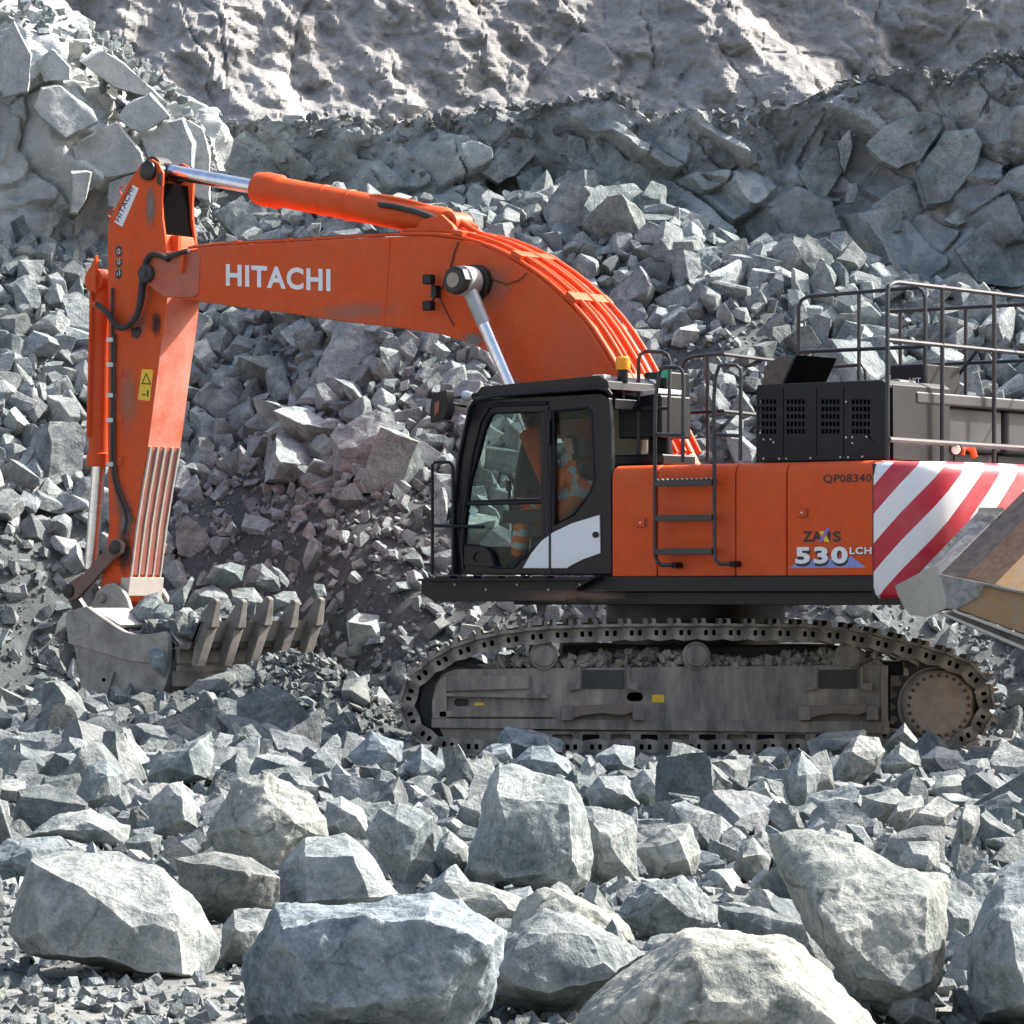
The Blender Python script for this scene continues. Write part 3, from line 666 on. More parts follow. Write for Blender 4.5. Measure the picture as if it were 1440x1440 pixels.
# rear wall of the engine bay: vent panel, grey boxes, beam
rf = -2.62
rr = M('hood_black'); zz0, zz1 = UF(1280, 644, rf)[2], UF(1280, 566, rf)[2]
rr.box2((rf, -1.4, ztc - .02), (rf + .8, HW - .12, zz0 + .32)); bay = up(rr.build('engine_bay', EX, .02))
gv = []
w0, w1 = UF(1250, 600, rf)[1], UF(1282, 600, rf)[1]
va = M('box_grey'); 
pl = [(UF(x, y, rf)[1], UF(x, y, rf)[2]) for x, y in ((1250, 562), (1300, 566), (1300, 640), (1250, 636))]
hl = []
for i in range(4):
    for j in range(6):
        x = 1255 + i * 5; y = 568 + j * 7.2
        hl.append([(UF(a, b_, rf)[1], UF(a, b_, rf)[2]) for a, b_ in ((x, y), (x + 2.6, y), (x + 2.6, y + 4.6), (x, y + 4.6))])
tmp = MB().mat('box_grey').prism(pl, 0, .03, hl); tmp.v = [(rf - .05 + y, x, z) for x, y, z in tmp.v]; tmp.build('vent_panel', bay, .004)
for x0, x1 in ((1303, 1382), (1388, 1480)):
    a, b_ = UF(x0, 610, rf)[1], UF(x1, 610, rf)[1]; M('box_grey').box2((rf - .22, b_, ztc + .14), (rf - .001, a, UF(1340, 573, rf)[2])).build('air_box', bay, .05)
    M('box_grey').box2((rf - .12, b_, ztc + .002), (rf - .001, a, ztc + .135)).build('air_box_base', bay, .01)
a, b_ = UF(1250, 550, rf)[1], UF(1520, 570, rf)[1]
M('box_grey').box2((rf - .30, b_, zz1 - .03), (rf - .05, a, zz1 + .08)).build('cross_beam', bay, .02)
M('box_grey').box2((rf - .1, UF(1278, 545, rf)[1], zz1 + .09), (rf + .5, UF(1252, 545, rf)[1], zz1 + .2)).build('filter_cover', bay, .04)
fl = M('hood_black').prism(poly([(1252, 514), (1304, 512), (1304, 556), (1252, 558)], -.6), -1.2, -.6); flo = up(fl.build('filter_box', EX, .01))
let('filter_lettering', 'HIT', 1279, 540, 8.5, 16, 'white_decal', .02, -.6, flo)
# orange lifting hook, lamp and clamps on the counterweight
hk = M('orange'); hk.tube([UF(1352, 640, rf - .35), UF(1352, 631, rf - .35), UF(1358, 627, rf - .35), UF(1366, 629, rf - .35), UF(1370, 642, rf - .35)], .035, 10, 1); hk.build('lifting_eye', cwt)
lc = UF(1342, 632, rf - .45); lm = M('black').lathe(lc, (-.75, .6, 0), [(-.05, .03), (0, .055), (.04, .058)], 18); lm.mat('lamp_face').lathe(Vector(lc) + Vector((-.75, .6, 0)).normalized() * .041, (-.75, .6, 0), [(0, .046), (.008, .04)], 18)
lm.mat('black').cyl((lc[0], lc[1], ztc), (lc[0], lc[1], lc[2]), .012, 8); lm.build('rear_lamp', cwt)
# ---------------------------------------------------------------- handrails and ladder
def rail(name, paths, r=.017, mat='tube_grey', n=8):
    m = M(mat)
    for p in paths: m.tube(p, r, n)
    return up(m.build(name, EX))
RW = 1.36
rp = fb - .03
pA = UF(1248, 648, rp)
top = UF(1248, 410, rp)
rail('rear_handrail', [
    [pA, UF(1248, 410, rp), UF(1250, 402, rp), UF(1256, 398, rp), UF(1262, 397, rp), UF(1330, 405, rp), UF(1440, 418, rp), UF(1520, 427, rp), UF(1530, 435, rp), UF(1530, 650, rp)],
    [UF(1248, 478, rp), UF(1330, 486, rp), UF(1530, 506, rp)], [UF(1325, 404, rp), UF(1325, 650, rp)], [UF(1398, 413, rp), UF(1398, 652, rp)]], .021)
rail('rear_pipe', [[UF(1250, 618, rp - .12), UF(1440, 630, rp - .12), UF(1530, 636, rp - .12)]], .026, 'tube_grey')
rail('side_handrail', [P3([(1123, 545), (1123, 432), (1127, 422), (1136, 417), (1290, 404), (1298, 410), (1301, 420), (1301, 548)], .35), P3([(1124, 495), (1301, 487)], .35), P3([(1208, 411), (1208, 540)], .35)], .019)
rail('far_handrail', [P3([(1140, 560), (1142, 525), (1150, 517), (1212, 513), (1217, 522), (1218, 545)], -.3)], .017)
rail('far_handrail', [P3([(1252, 438), (1440, 428), (1500, 424)], -1.40), P3([(1260, 515), (1440, 507), (1500, 503)], -1.40), P3([(1266, 437), (1266, 560)], -1.40), P3([(1358, 433), (1358, 570)], -1.40), P3([(1332, 548), (1376, 490)], -1.3)], .019)
w9 = .1
cr = U(1017, 499, w9)
rail('walkway_handrail', [P3([(960, 650), (960, 516), (964, 507), (973, 502), (995, 499), (1017, 498)], w9) + [UF(1080, 506, cr[0]), UF(1125, 511, cr[0])], P3([(962, 581), (995, 579), (1017, 578)], w9) + [UF(1062, 583, cr[0])], P3([(995, 499), (995, 650)], w9)], .018)
LW = W0 + .13
lad = rail('ladder', [P3([(946, 795), (930, 795), (925, 790), (921, 782), (921, 600), (922, 560), (927, 525), (931, 518), (937, 516), (954, 517), (959, 521), (961, 530), (960, 650)], LW),
    P3([(1028, 793), (1012, 793), (1007, 788), (1005, 780), (1004, 560), (1006, 530), (1011, 515), (1018, 513), (1036, 514), (1041, 519), (1042, 528), (1041, 648)], LW),
    P3([(924, 611), (960, 612)], LW), P3([(1006, 611), (1041, 613)], LW)], .018)
for k, y in enumerate((680, 729, 776)):
    a, b_ = U(922, y, LW), U(1003, y, LW); st = M('tube_grey').box2((b_[0], LW - .06, a[2] - .028), (a[0], LW + .03, a[2] + .028))
    if k == 0:
        for i in range(12): x = b_[0] + (a[0] - b_[0]) * (i + .5) / 12; st.prism([(x - .02, a[2] + .028), (x, a[2] + .045), (x + .02, a[2] + .028)], LW - .01, LW + .03)
    st.build('rung', lad, .004)
for x, y in ((946, 795), (1028, 793)): c = U(x, y, LW); M('black').cyl(c, (c[0], W0, c[2]), .03, 10).build('rung_foot', lad)
rail('cab_handrail', [P3([(898, 640), (898, 505), (901, 498), (908, 494), (932, 495), (939, 499), (942, 508), (940, 640)], .95), P3([(898, 574), (940, 574)], .95)], .018)
# machinery between cab and walkway
mm = M('black'); mm.box2((U(865, 640, 1.0)[0] - .62, .55, U(880, 655, 1.0)[2]), (U(865, 640, 1.0)[0] - .05, 1.1, U(880, 640, 1.0)[2])); 
c = U(912, 590, .8); mm.box((c[0], .7, c[2] + .02), (.5, .5, .4)); c = U(925, 560, .6); mm.box((c[0], .45, c[2]), (.26, .4, .5))
vb = up(mm.build('control_box', EX, .02))
M('beige').box((U(880, 610, .45)[0], .45, U(880, 610, .45)[2]), (.45, .12, .55)).build('rear_bulkhead', vb, .01)
M('silver').box((U(893, 556, .9)[0], .75, U(893, 556, .9)[2]), (.6, .4, .05), Matrix.Rotation(.1, 3, 'Y')).build('cover_plate', vb, .01)
M('white').prism(poly([(868, 549), (900, 533), (918, 533), (922, 540), (912, 549)], .7), .55, .7).build('reservoir', vb, .02)
M('green_decal').prism(poly([(930, 520), (941, 520), (941, 531), (930, 531)], .96), .955, .965).build('sign_plate', vb)
# ---------------------------------------------------------------- boom
BW = .34
bt = [(262, 352), (300, 346), (400, 341), (480, 336), (548, 333), (600, 332), (640, 336), (680, 347), (720, 366), (760, 393), (795, 424), (825, 458), (850, 497), (872, 538), (900, 590), (925, 640), (950, 690)]
bb = [(930, 730), (880, 720), (820, 660), (760, 580), (725, 532), (700, 503), (665, 484), (620, 470), (560, 461), (480, 452), (400, 440), (300, 427), (258, 421)]
b = M('orange').prism(poly(bt + bb, BW), -BW, BW)
boom = up(b.build('boom', EX, .015))
for s in (-1, 1):
    y0, y1 = (.272, BW + .012) if s > 0 else (-BW - .012, -.272)
    M('orange_worn').prism(poly([(282, 358), (280, 413), (272, 419), (232, 418), (214, 405), (202, 392), (200, 378), (207, 366), (222, 357), (262, 351)], BW), y0, y1).build('boom_fork', boom, .01)
pc = U(209, 385, BW)
M('dark_steel').lathe((pc[0], -.42, pc[2]), (0, 1, 0), [(0, .085), (.02, .10), (.82, .10), (.84, .085), (.845, .05), (.87, .05)], 24).build('arm_pin', boom)
M('beige').cyl((pc[0], .42, pc[2]), (pc[0], .44, pc[2]), .045, 16).build('pin_cap', boom)
def strip_on(pts, w_, th_, mat, nm, par, bev=0): return M(mat).prism(poly(pts, w_), w_, w_ + th_).build(nm, par, bev)
strip_on([(545, 334), (549, 334), (541, 459), (536, 459)], BW, .006, 'orange', 'weld_seam', boom)
strip_on([(257, 362), (262, 358), (262, 372), (259, 384), (256, 384)], BW + .012, .05, 'orange', 'hose_guard', boom)
strip_on([(245, 332), (255, 332), (255, 362), (246, 362)], .1, .05, 'orange', 'hose_guard', boom)
lt = let('boom_lettering', 'HITACHI', 318, 402, 31, 147, 'white_decal', .034, BW, boom)
# tilt the lettering with the boom
piv = Vector(U(318, 402, BW)); a_ = math.atan2(U(464, 410, BW)[2] - U(318, 402, BW)[2], -(U(464, 410, BW)[0] - U(318, 402, BW)[0]))
for v in lt.data.vertices:
    dx, dz = -(v.co.x - piv.x), v.co.z - piv.z; v.co.z = piv.z + dz + dx * math.tan(a_)
# boom cylinders
for s in (1, -1):
    y = s * .56
    p0, p1 = U(660, 396, .5), U(718, 530, .5); dv = Vector((p1[0] - p0[0], 0, p1[2] - p0[2])).normalized(); a = Vector((p0[0], y, p0[2]))
    rod = up(M('chrome').cyl(a + dv * .45, a + dv * 1.75, .066, 24).mat('dull_metal').cyl(a + dv * .1, a + dv * .5, .075, 20, .07).lathe((a.x, y - s * .12, a.z), (0, s, 0), [(0, .12), (.03, .15), (.2, .15), (.22, .12)], 24).build('boom_cylinder', EX, .004))
    M('orange').cyl(a + dv * 1.7, a + dv * 3.0, .12, 24).build('cylinder_barrel', rod, .01)
    M('grease').lathe((a.x, y - s * .24, a.z), (0, s, 0), [(0, .17), (.1, .18), (.11, .14)], 10).build('pin_collar', rod)
    M('grease').lathe((a.x, y + s * .085, a.z), (0, s, 0), [(0, .13), (.02, .145), (.10, .145), (.115, .12)], 8).build('pin_nut', rod, .005)
    M('beige').cyl((a.x, y + s * .2, a.z), (a.x, y + s * .212, a.z), .075, 16).build('pin_face', rod)
# boom work lamps
bl = M('black').tube(P3([(604, 395), (612, 405), (613, 415), (605, 428)], BW + .1), .012, 6); bl.box(U(613, 410, BW + .05), (.05, .1, .12)); bl = bl.build('boom_lamp', boom, .004)
for x, y in ((603, 393), (603, 430)):
    c = U(x, y, BW + .12); M('black').box(c, (.11, .09, .10)).build('lamp_housing', boom, .015)
M('rubber').tube(P3([(645, 340), (640, 352), (632, 380), (622, 405), (616, 412)], BW + .012), .008, 5).tube(P3([(618, 418), (626, 435), (638, 458)], BW + .012), .006, 5).tube(P3([(678, 380), (690, 392), (712, 400), (730, 394), (741, 384)], BW + .02), .006, 5).build('lamp_cable', boom)
# pipes over the boom's back
ct = [(560, 332), (600, 331), (640, 335), (680, 346), (720, 365), (760, 392), (795, 423), (825, 457), (850, 496), (872, 537), (900, 589), (925, 639)]
def off(pts, d_):
    out = []
    for i, (x, y) in enumerate(pts):
        a, b_ = pts[max(0, i - 1)], pts[min(len(pts) - 1, i + 1)]; tx, ty = b_[0] - a[0], b_[1] - a[1]; L_ = hypot(tx, ty); out.append((x + ty / L_ * d_, y - tx / L_ * d_))
    return out
for w_, d_, r_ in ((.30, 3, .022), (.22, 9, .026), (.10, 7, .022), (.0, 10, .03), (-.12, 8, .03), (-.26, 10, .026)):
    base = [U(x, y, BW) for x, y in off(ct, d_)]
    M('orange').tube([(q[0], w_, q[2]) for q in base], r_, 10, 1).build('hydraulic_pipe', boom)
for i in (2, 4, 6, 9):
    q = U(*off(ct, 8)[i], BW); a, b_ = U(*ct[i - 1], BW), U(*ct[i + 1], BW); an = math.atan2(b_[2] - a[2], b_[0] - a[0])
    M('orange').box((q[0], 0, q[2]), (.13, .66, .05), Matrix.Rotation(-an, 3, 'Y')).build('pipe_clamp', boom, .008)
for w_, y_ in ((.30, 2), (.24, 4)):
    M('orange' if w_ > .27 else 'rubber').tube([(lambda q: (q[0], w_, q[2]))(U(x, y - y_, BW)) for x, y in ((262, 350), (300, 345), (400, 340), (480, 335), (560, 331))], .016, 8).build('hydraulic_pipe', boom)
for x in (330, 402, 440, 515):
    c = U(x, 341 - (x - 400) * .05, BW); M('orange').box((c[0], .27, c[2] + .025), (.05, .1, .05)).build('pipe_clamp', boom, .006)
# ---------------------------------------------------------------- arm cylinder
def A3(x, y): return Vector(U(x, y, 0))
ac = M('orange'); p0, p1 = A3(222, 238), A3(640, 316); dv = (p1 - p0).normalized(); Lc = (p1 - p0).length
q1 = A3(362, 266)
s1 = (q1 - p0).length
ac.lathe(p0, dv, [(s1, .10), (s1 + .01, .165), (s1 + .10, .18), (s1 + .30, .18), (s1 + .34, .155), (s1 + .9, .155), (s1 + .91, .163), (s1 + .95, .163), (s1 + .96, .155), (s1 + 1.25, .155), (s1 + 1.26, .163), (s1 + 1.3, .163), (s1 + 1.31, .155), (Lc - .12, .155), (Lc - .06, .12)], 32)
ac.lathe(p1 + Vector((0, -.14, 0)), (0, 1, 0), [(0, .13), (.28, .13)], 20)
acy = up(ac.build('arm_cylinder', EX))
M('chrome').cyl(p0 + dv * .1, p0 + dv * (s1 + .05), .078, 28).build('cylinder_rod', acy)
M('dark_steel').lathe(p0 + Vector((0, -.10, 0)), (0, 1, 0), [(0, .13), (.20, .13)], 20).cyl(p0, p0 + dv * .2, .085, 16).build('rod_eye', acy)
M('rubber').tube([(lambda q: (q[0], .16, q[2]))(A3(x, y)) for x, y in ((548, 289), (575, 293), (610, 302), (640, 316), (668, 335))], .034, 10, 1).build('hydraulic_hose', acy)
M('orange').tube([(lambda q: (q[0], .05, q[2]))(A3(x, y)) for x, y in ((515, 282), (530, 276), (560, 280), (600, 290), (640, 305), (680, 330))], .03, 10, 1).tube([(lambda q: (q[0], -.12, q[2]))(A3(x, y)) for x, y in ((530, 280), (560, 283), (610, 295), (660, 320))], .03, 10, 1).build('cylinder_pipe', acy)
for s in (-1, 1): M('orange').prism(poly([(595, 336), (612, 312), (640, 304), (655, 318), (668, 340)], 0), s * .2 - .03, s * .2 + .03).build('cylinder_bracket', boom, .01)
# ---------------------------------------------------------------- arm (stick)
SW = .26
st = [(229, 243), (228, 262), (227, 285), (228, 306), (233, 345), (237, 395), (230, 458), (222, 515), (211, 600), (206, 640), (197, 690), (189, 740), (183, 790), (179, 822), (172, 846), (150, 856), (138, 842), (145, 800), (153, 745), (151, 600), (152, 450), (151, 330), (153, 311), (166, 284), (182, 254), (197, 232), (205, 226), (213, 224), (222, 229)]
lower = [(230, 330)] + st[4:22] + [(153, 311), (170, 300)]
# two cheek plates and the box between them; the top is open for the cylinder eye
stick = None
am = M('orange').prism(poly(lower, SW), -SW + .035, SW - .035)
for s in (-1, 1):
    am.prism(poly(st, SW), *((SW - .035, SW) if s > 0 else (-SW, -SW + .035)))
am.prism(poly([(151, 330), (153, 311), (166, 284), (182, 254), (190, 246), (192, 260), (172, 300), (160, 330)], SW), -SW + .035, SW - .035)
stick = up(am.build('arm', EX, .008))
M('hole').prism(poly([(222, 256), (224, 285), (225, 306), (229, 332), (214, 330), (200, 300), (205, 262)], SW), -SW + .037, SW - .037).build('dark_grease_slot', stick, .01)  # solid black fill: greasy slot with its dark depth put into the colour
lp = [q for q in lower]
m = M('orange_dusty_lit'); q = poly([(234, 352), (237, 395), (230, 458), (222, 515), (211, 600), (207, 628)], SW); m.prism([(x - .007, z) for x, z in q] + [(x + .01, z) for x, z in reversed(q)], -SW + .004, SW - .004); m.build('arm_sunlit_skin', stick)  # thin skin added to carry the sunlit pallor of the inner face, with dust
# wear bars on the inner face
ia, ib = U(208, 625, SW), U(180, 812, SW)
for k in range(5):
    y = SW - .03 - k * (2 * SW - .06) / 4
    q = [(x - .03, z) for x, z in poly([(208, 628), (197, 690), (189, 740), (180, 812)], SW)]; q2 = [(x + .05, z) for x, z in reversed(q)]
    m = M('wear_edge').prism([(x + .005, z) for x, z in q] + [(x + .04, z) for x, z in reversed(q)], y - .012, y + .012)
    m.build('wear_bar', stick, .003)
c0, c1 = poly([(209, 625)], SW)[0], poly([(180, 812)], SW)[0]
m = M('rust_red'); q = poly([(207, 630), (197, 690), (189, 740), (181, 808)], SW); m.prism([(x - .012, z) for x, z in q] + [(x + .03, z) for x, z in reversed(q)], -SW + .02, SW - .02); m.build('wear_plate', stick)
m = M('wear_edge'); q = poly([(181, 812), (178, 838)], SW); m.prism([(q[0][0] - .03, q[0][1]), (q[1][0] - .03, q[1][1]), (q[1][0] + .1, q[1][1]), (q[0][0] + .1, q[0][1])], -SW - .01, SW + .01); m.build('arm_tip_plate', stick, .006)
strip_on([(222, 243), (229, 246), (228, 262), (222, 258)], SW, .02, 'grease', 'grease_fitting', stick)
pc2 = U(210, 240, SW)
M('grease').lathe((pc2[0], -SW - .05, pc2[2]), (0, 1, 0), [(0, .06), (.02, .10), (.10, .10), (.11, .08), (.5, .08), (.52, .105), (.61, .105), (.625, .075), (.63, .05)], 24).build('cylinder_pin', stick)
# name plate and eco print
npz = [(187, 260), (195, 265), (172, 319), (161, 312)]
strip_on(npz, SW, .003, 'white_decal', 'name_plate', stick)
o_ = Vector(U(168, 313, SW)); e_ = Vector(U(189, 266, SW)); rt = (e_ - o_).normalized()
text('plate_lettering', 'HITACHI', stick, o_ - Vector((0, 0, 0)) + Vector((0, .003, 0)), rt, Vector((0, 1, 0)).cross(rt), .075, 'black_decal', .012, (e_ - o_).length)
o_ = Vector(U(172, 392, SW)); e_ = Vector(U(172, 345, SW)); text('print_lettering', 'eco', stick, o_, (0, 0, 1), (1, 0, 0), .105, 'white_decal', .05, (e_ - o_).length, .003); text('print_lettering', 'eco', stick, o_, (0, 0, 1), (1, 0, 0), .10, 'black_decal', .022, (e_ - o_).length, .006)
wl = strip_on([(200, 519), (215.5, 520), (211, 564), (194, 562)], SW, .003, 'yellow_decal', 'warning_label', stick)
tri = poly([(206, 524), (213, 541), (199, 540)], SW); cen = (sum(a for a, b_ in tri) / 3, sum(b_ for a, b_ in tri) / 3)
M('black_decal').prism(tri, SW + .003, SW + .005, [[(cen[0] + (a - cen[0]) * .7, cen[1] + (b_ - cen[1]) * .7) for a, b_ in tri]]).prism(poly([(207, 549), (209, 549), (209, 558), (207, 558)], SW), SW + .003, SW + .005).prism(poly([(200, 554), (205, 554), (205, 556), (200, 556)], SW), SW + .003, SW + .005).build('warning_print', stick)
# hose sweeping from boom to arm, hoses down the arm
hs = M('rubber').tube(P3([(237, 365), (222, 357), (210, 358), (203, 372), (199, 395), (197, 420), (194, 440), (185, 455), (172, 462), (160, 455), (150, 438), (136, 427)], SW + .13), .03, 10, 1)
hs.tube(P3([(265, 352), (250, 356), (235, 362)], SW + .13), .025, 8); hs.tube(P3([(240, 372), (226, 366), (214, 366), (207, 378), (203, 400), (200, 425), (192, 448), (178, 462), (163, 462), (155, 440)], SW + .06), .024, 8, 1); hs.build('hydraulic_hose', stick)
hp_ = M('dark_steel'); hp_.tube(P3([(158, 405), (158, 470), (157, 600), (157, 660), (163, 690), (175, 718), (178, 735), (172, 752)], SW + .03), .016, 8, 1); hp_.tube(P3([(161, 470), (160, 600), (161, 660), (168, 692), (180, 718), (187, 735)], SW + .03), .013, 8, 1); hp_.build('arm_pipe', stick)
for y in (475, 510, 553, 588, 650): strip_on([(154, y), (163, y), (163, y + 6), (154, y + 6)], SW, .05, 'silver', 'pipe_clip', stick)
for y in (524, 589, 649):
    strip_on([(162, y - 6), (173, y - 6), (173, y + 6), (162, y + 6)], SW, .012, 'orange', 'clip_bracket', stick, .003)
    for dx in (164.5, 169.5):
        for dy in (-3.5, 2.5): strip_on([(dx, y + dy), (dx + 2, y + dy), (dx + 2, y + dy + 2), (dx, y + dy + 2)], SW + .012, .003, 'rust_red', 'bolt', stick)
strip_on([(185, 462), (197, 460), (200, 466), (194, 476), (186, 474)], SW, .01, 'grease', 'opening_cover', stick)
rb = M('orange'); rb.tube(P3([(160, 294), (154, 296), (152, 302), (155, 306)], SW - .1), .008, 5); rb.tube(P3([(176, 262), (170, 262), (168, 268), (171, 274)], SW - .1), .008, 5); rb.build('hose_loop', stick)
# ---------------------------------------------------------------- bucket cylinder
g0, g1_, g2_ = Vector(U(143, 398, .05)), Vector(U(139, 655, .05)), Vector(U(128, 800, .05))
dv = (g1_ - g0).normalized()
bc_ = M('orange').lathe(g0, dv, [(0, .08), (.03, .115), ((g1_ - g0).length - .14, .115), ((g1_ - g0).length - .13, .135), ((g1_ - g0).length, .135), ((g1_ - g0).length + .01, .08)], 24)
bc_.lathe(g0 + Vector((0, -.13, .02)), (0, 1, 0), [(0, .13), (.26, .13)], 20)
bcy = up(bc_.build('bucket_cylinder', EX))
M('chrome').cyl(g1_ - dv * .02, g2_, .075, 24).build('cylinder_rod', bcy)
M('orange').tube([g0 + Vector((.02, .14, -.1)), g0 + Vector((.02, .15, -.5)), g1_ + Vector((.02, .15, .3))], .02, 8).build('cylinder_pipe', bcy)
for s in (-1, 1): M('orange').prism(poly([(150, 360), (150, 415), (141, 408), (136, 398), (138, 384), (145, 372)], .05), s * .2 - .025, s * .2 + .025).build('cylinder_bracket', stick, .008)
M('orange').tube([U(129, 428, .3), U(137, 430, .3), U(150, 440, .28)], .03, 8).build('hose_elbow', stick)
# ---------------------------------------------------------------- links and bucket
for s in (1, -1):
    y0, y1 = (.30, .36) if s > 0 else (-.36, -.30)
    lk = M('link_worn').prism(poly([(92, 826), (98, 818), (118, 806), (150, 770), (156, 760), (166, 757), (172, 765), (170, 777), (158, 786), (130, 818), (108, 842), (97, 845), (90, 838)], .36), y0, y1)
    lko = up(lk.build('bucket_link', EX, .01)); k_ = .36 if s > 0 else -.36
    for px_, py_ in ((97, 831), (162, 770)):
        c = U(px_, py_, .36); M('grease').lathe((c[0], k_, c[2]), (0, s, 0), [(-.08, .075), (.02, .075), (.03, .06), (.035, .02)], 18).build('link_pin', lko)
    up(M('grease').prism(poly([(93, 828), (103, 824), (135, 872), (128, 880), (118, 876)], .2), *((.18, .26) if s > 0 else (-.26, -.18))).build('bucket_rod_link', EX, .01))
BK = .94
prof = [(93, 868), (97, 860), (118, 854), (124, 853), (162, 880), (176, 888), (190, 892), (212, 892), (233, 888), (238, 893), (239, 940), (232, 965), (222, 985), (200, 1005), (112, 1000), (113, 960), (108, 930), (104, 909), (97, 904), (94, 890)]
bk = M('bucket_steel')
pp = poly(prof, BK)
for s in (1, -1): bk.prism(pp, *((BK - .05, BK) if s > 0 else (-BK, -BK + .05)))
# floor curls from the lip round to the hinge beam: inner and outer skin
skin = [(236, 888), (250, 905), (246, 940), (238, 970), (220, 995), (190, 1008), (150, 1010), (118, 1000), (111, 960), (106, 925), (99, 905)]
sk = poly(skin, BK); sk_in = [(a - .0, z + .0) for a, z in sk]
cx_, cz_ = poly([(180, 930)], BK)[0]
inner = [(cx_ + (a - cx_) * .93, cz_ + (z - cz_) * .93) for a, z in sk]
n = len(sk)
bk.add([(a, -BK + .02, z) for a, z in sk] + [(a, BK - .02, z) for a, z in sk] + [(a, -BK + .02, z) for a, z in inner] + [(a, BK - .02, z) for a, z in inner],
    [(i, i + 1, n + i + 1, n + i) for i in range(n - 1)] + [(2 * n + i, 3 * n + i, 3 * n + i + 1, 2 * n + i + 1) for i in range(n - 1)] + [(0, n, 3 * n, 2 * n), (n - 1, 3 * n - 1, 4 * n - 1, 2 * n - 1)])
bucket = up(bk.build('bucket', EX, .008))
# doubler plate with its raised lower edge, gusset and hole
M('bucket_steel').prism(poly([(94, 868), (98, 860), (118, 854), (124, 853), (162, 880), (176, 888), (190, 892), (212, 892), (232, 888), (238, 895), (238, 930), (214, 932), (185, 930), (150, 920), (120, 911), (98, 905)], BK), BK, BK + .025).build('side_doubler', bucket, .008)
M('bucket_steel').prism(poly(circ((113, 884), 15, 20), BK), BK + .025, BK + .032).build('wear_disc', bucket)
M('bucket_steel').prism(poly([(161, 944), (163, 946), (152, 985), (146, 1002), (143, 1000)], BK), BK, BK + .04).build('gusset', bucket)
M('hole').prism(poly(circ((146, 956), 2.6, 12), BK), BK, BK + .003).build('drain_hole', bucket)
M('truck_lip').prism(poly([(120, 856), (126, 855), (164, 878), (162, 883)], BK), -BK + .05, BK - .05).build('hinge_beam', bucket, .01)
for y in (-.36, -.3, .3, .36): pass
for s in (1, -1):
    M('bucket_steel').prism(poly([(150, 822), (160, 820), (172, 828), (180, 842), (184, 856), (175, 900), (120, 880), (130, 850), (138, 832)], .33), *((.29, .35) if s > 0 else (-.35, -.29))).build('bucket_ear', bucket, .008)
c = U(147, 841, .33); M('dirt_steel').cyl((c[0], -.42, c[2]), (c[0], .40, c[2]), .055, 18).cyl((c[0], .40, c[2]), (c[0], .415, c[2]), .045, 18).build('bucket_pin', bucket)
# lip and teeth: the row runs along the bucket's width
lip0, lip1 = Vector(U(238, 895, BK)), None
tw = [BK - .10 - i * (2 * BK - .20) / 4 for i in range(5)]
rb0 = Vector(U(286, 868, BK - .1)); 
lipm = M('tooth_steel'); l0, l1, l2 = poly([(250, 905)], BK)[0], poly([(252, 872)], BK)[0], poly([(258, 872)], BK)[0]
lf, lz = l0; lf -= .13
lipm.add([(x, y, z) for y in (-BK, BK) for x, z in ((lf + .17, lz - .05), (lf - .02, lz - .05), (lf - .16, lz + .23), (lf - .20, lz + .23), (lf - .10, lz + .02))], [(0, 1, 2, 3, 4), (9, 8, 7, 6, 5)] + [(i, (i + 1) % 5, (i + 1) % 5 + 5, i + 5) for i in range(5)])
lipm.build('bucket_lip', bucket, .006)
for y in tw:
    lz0, lz = lz, lz + random.uniform(-.025, .025)
    ad = M('tooth_steel').prism([(lf - .02, lz - .22), (lf - .09, lz - .24), (lf - .26, lz + .16), (lf - .24, lz + .30), (lf - .12, lz + .26), (lf - .08, lz + .05)], y - .075, y + .075)
    ado = ad.build('tooth_adapter', bucket, .02)
    x0, z0 = lf - .19, lz + .24
    te = M('tooth_steel').add([(x0 + .075, y - .075, z0 + .0), (x0 + .075, y + .075, z0 + .0), (x0 - .10, y + .075, z0 - .08), (x0 - .10, y - .075, z0 - .08), (x0 - .10, y - .045, z0 + .25), (x0 - .10, y + .045, z0 + .25), (x0 - .155, y + .045, z0 + .22), (x0 - .155, y - .045, z0 + .22)], [(0, 1, 2, 3), (4, 7, 6, 5), (0, 4, 5, 1), (1, 5, 6, 2), (2, 6, 7, 3), (3, 7, 4, 0)])
    te.build('tooth', bucket, .025); lz = lz0
for z in (-.32, -.60): 
    i0 = 1 if z > -.5 else 2
    a = Vector((sk[i0 + 0][0], 0, sk[i0][1])).lerp(Vector((sk[i0 + 1][0], 0, sk[i0 + 1][1])), .5); M('tooth_steel').box((a.x - .02, 0, a.z), (.05, 2 * BK, .16)).build('wear_strip', bucket, .01)

# films of dust, mud and grease on the paint
def smear(parent, px, py, w_, rx, rz, mat, name='dirt_film', lift=.004):
    c = U(px, py, w_); m = M(mat).add([(cos(2 * pi * k / 20), 0, sin(2 * pi * k / 20)) for k in range(20)], [tuple(range(20))])
    o = m.build(name, parent); o.location = (c[0], w_ + lift, c[2]); o.scale = (rx, 1, rz); return o
for px_, py_, rx, rz, mt in ((690, 400, .42, .36, 'smear_dust'), (665, 478, .22, .12, 'smear_mud'), (500, 438, .9, .14, 'smear_dust')): smear(boom, px_, py_, BW, rx * .9, rz * .9, mt)
for px_, py_, rx, rz, mt in ((176, 735, .15, .42, 'smear_mud'), (168, 700, .12, .3, 'smear_dust'), (176, 780, .16, .28, 'smear_grease'), (220, 455, .10, .18, 'smear_grease'), (212, 290, .10, .30, 'smear_mud'), (195, 455, .2, .2, 'smear_dust'), (180, 560, .2, .5, 'smear_dust')): smear(stick, px_, py_, SW, rx, rz, mt)
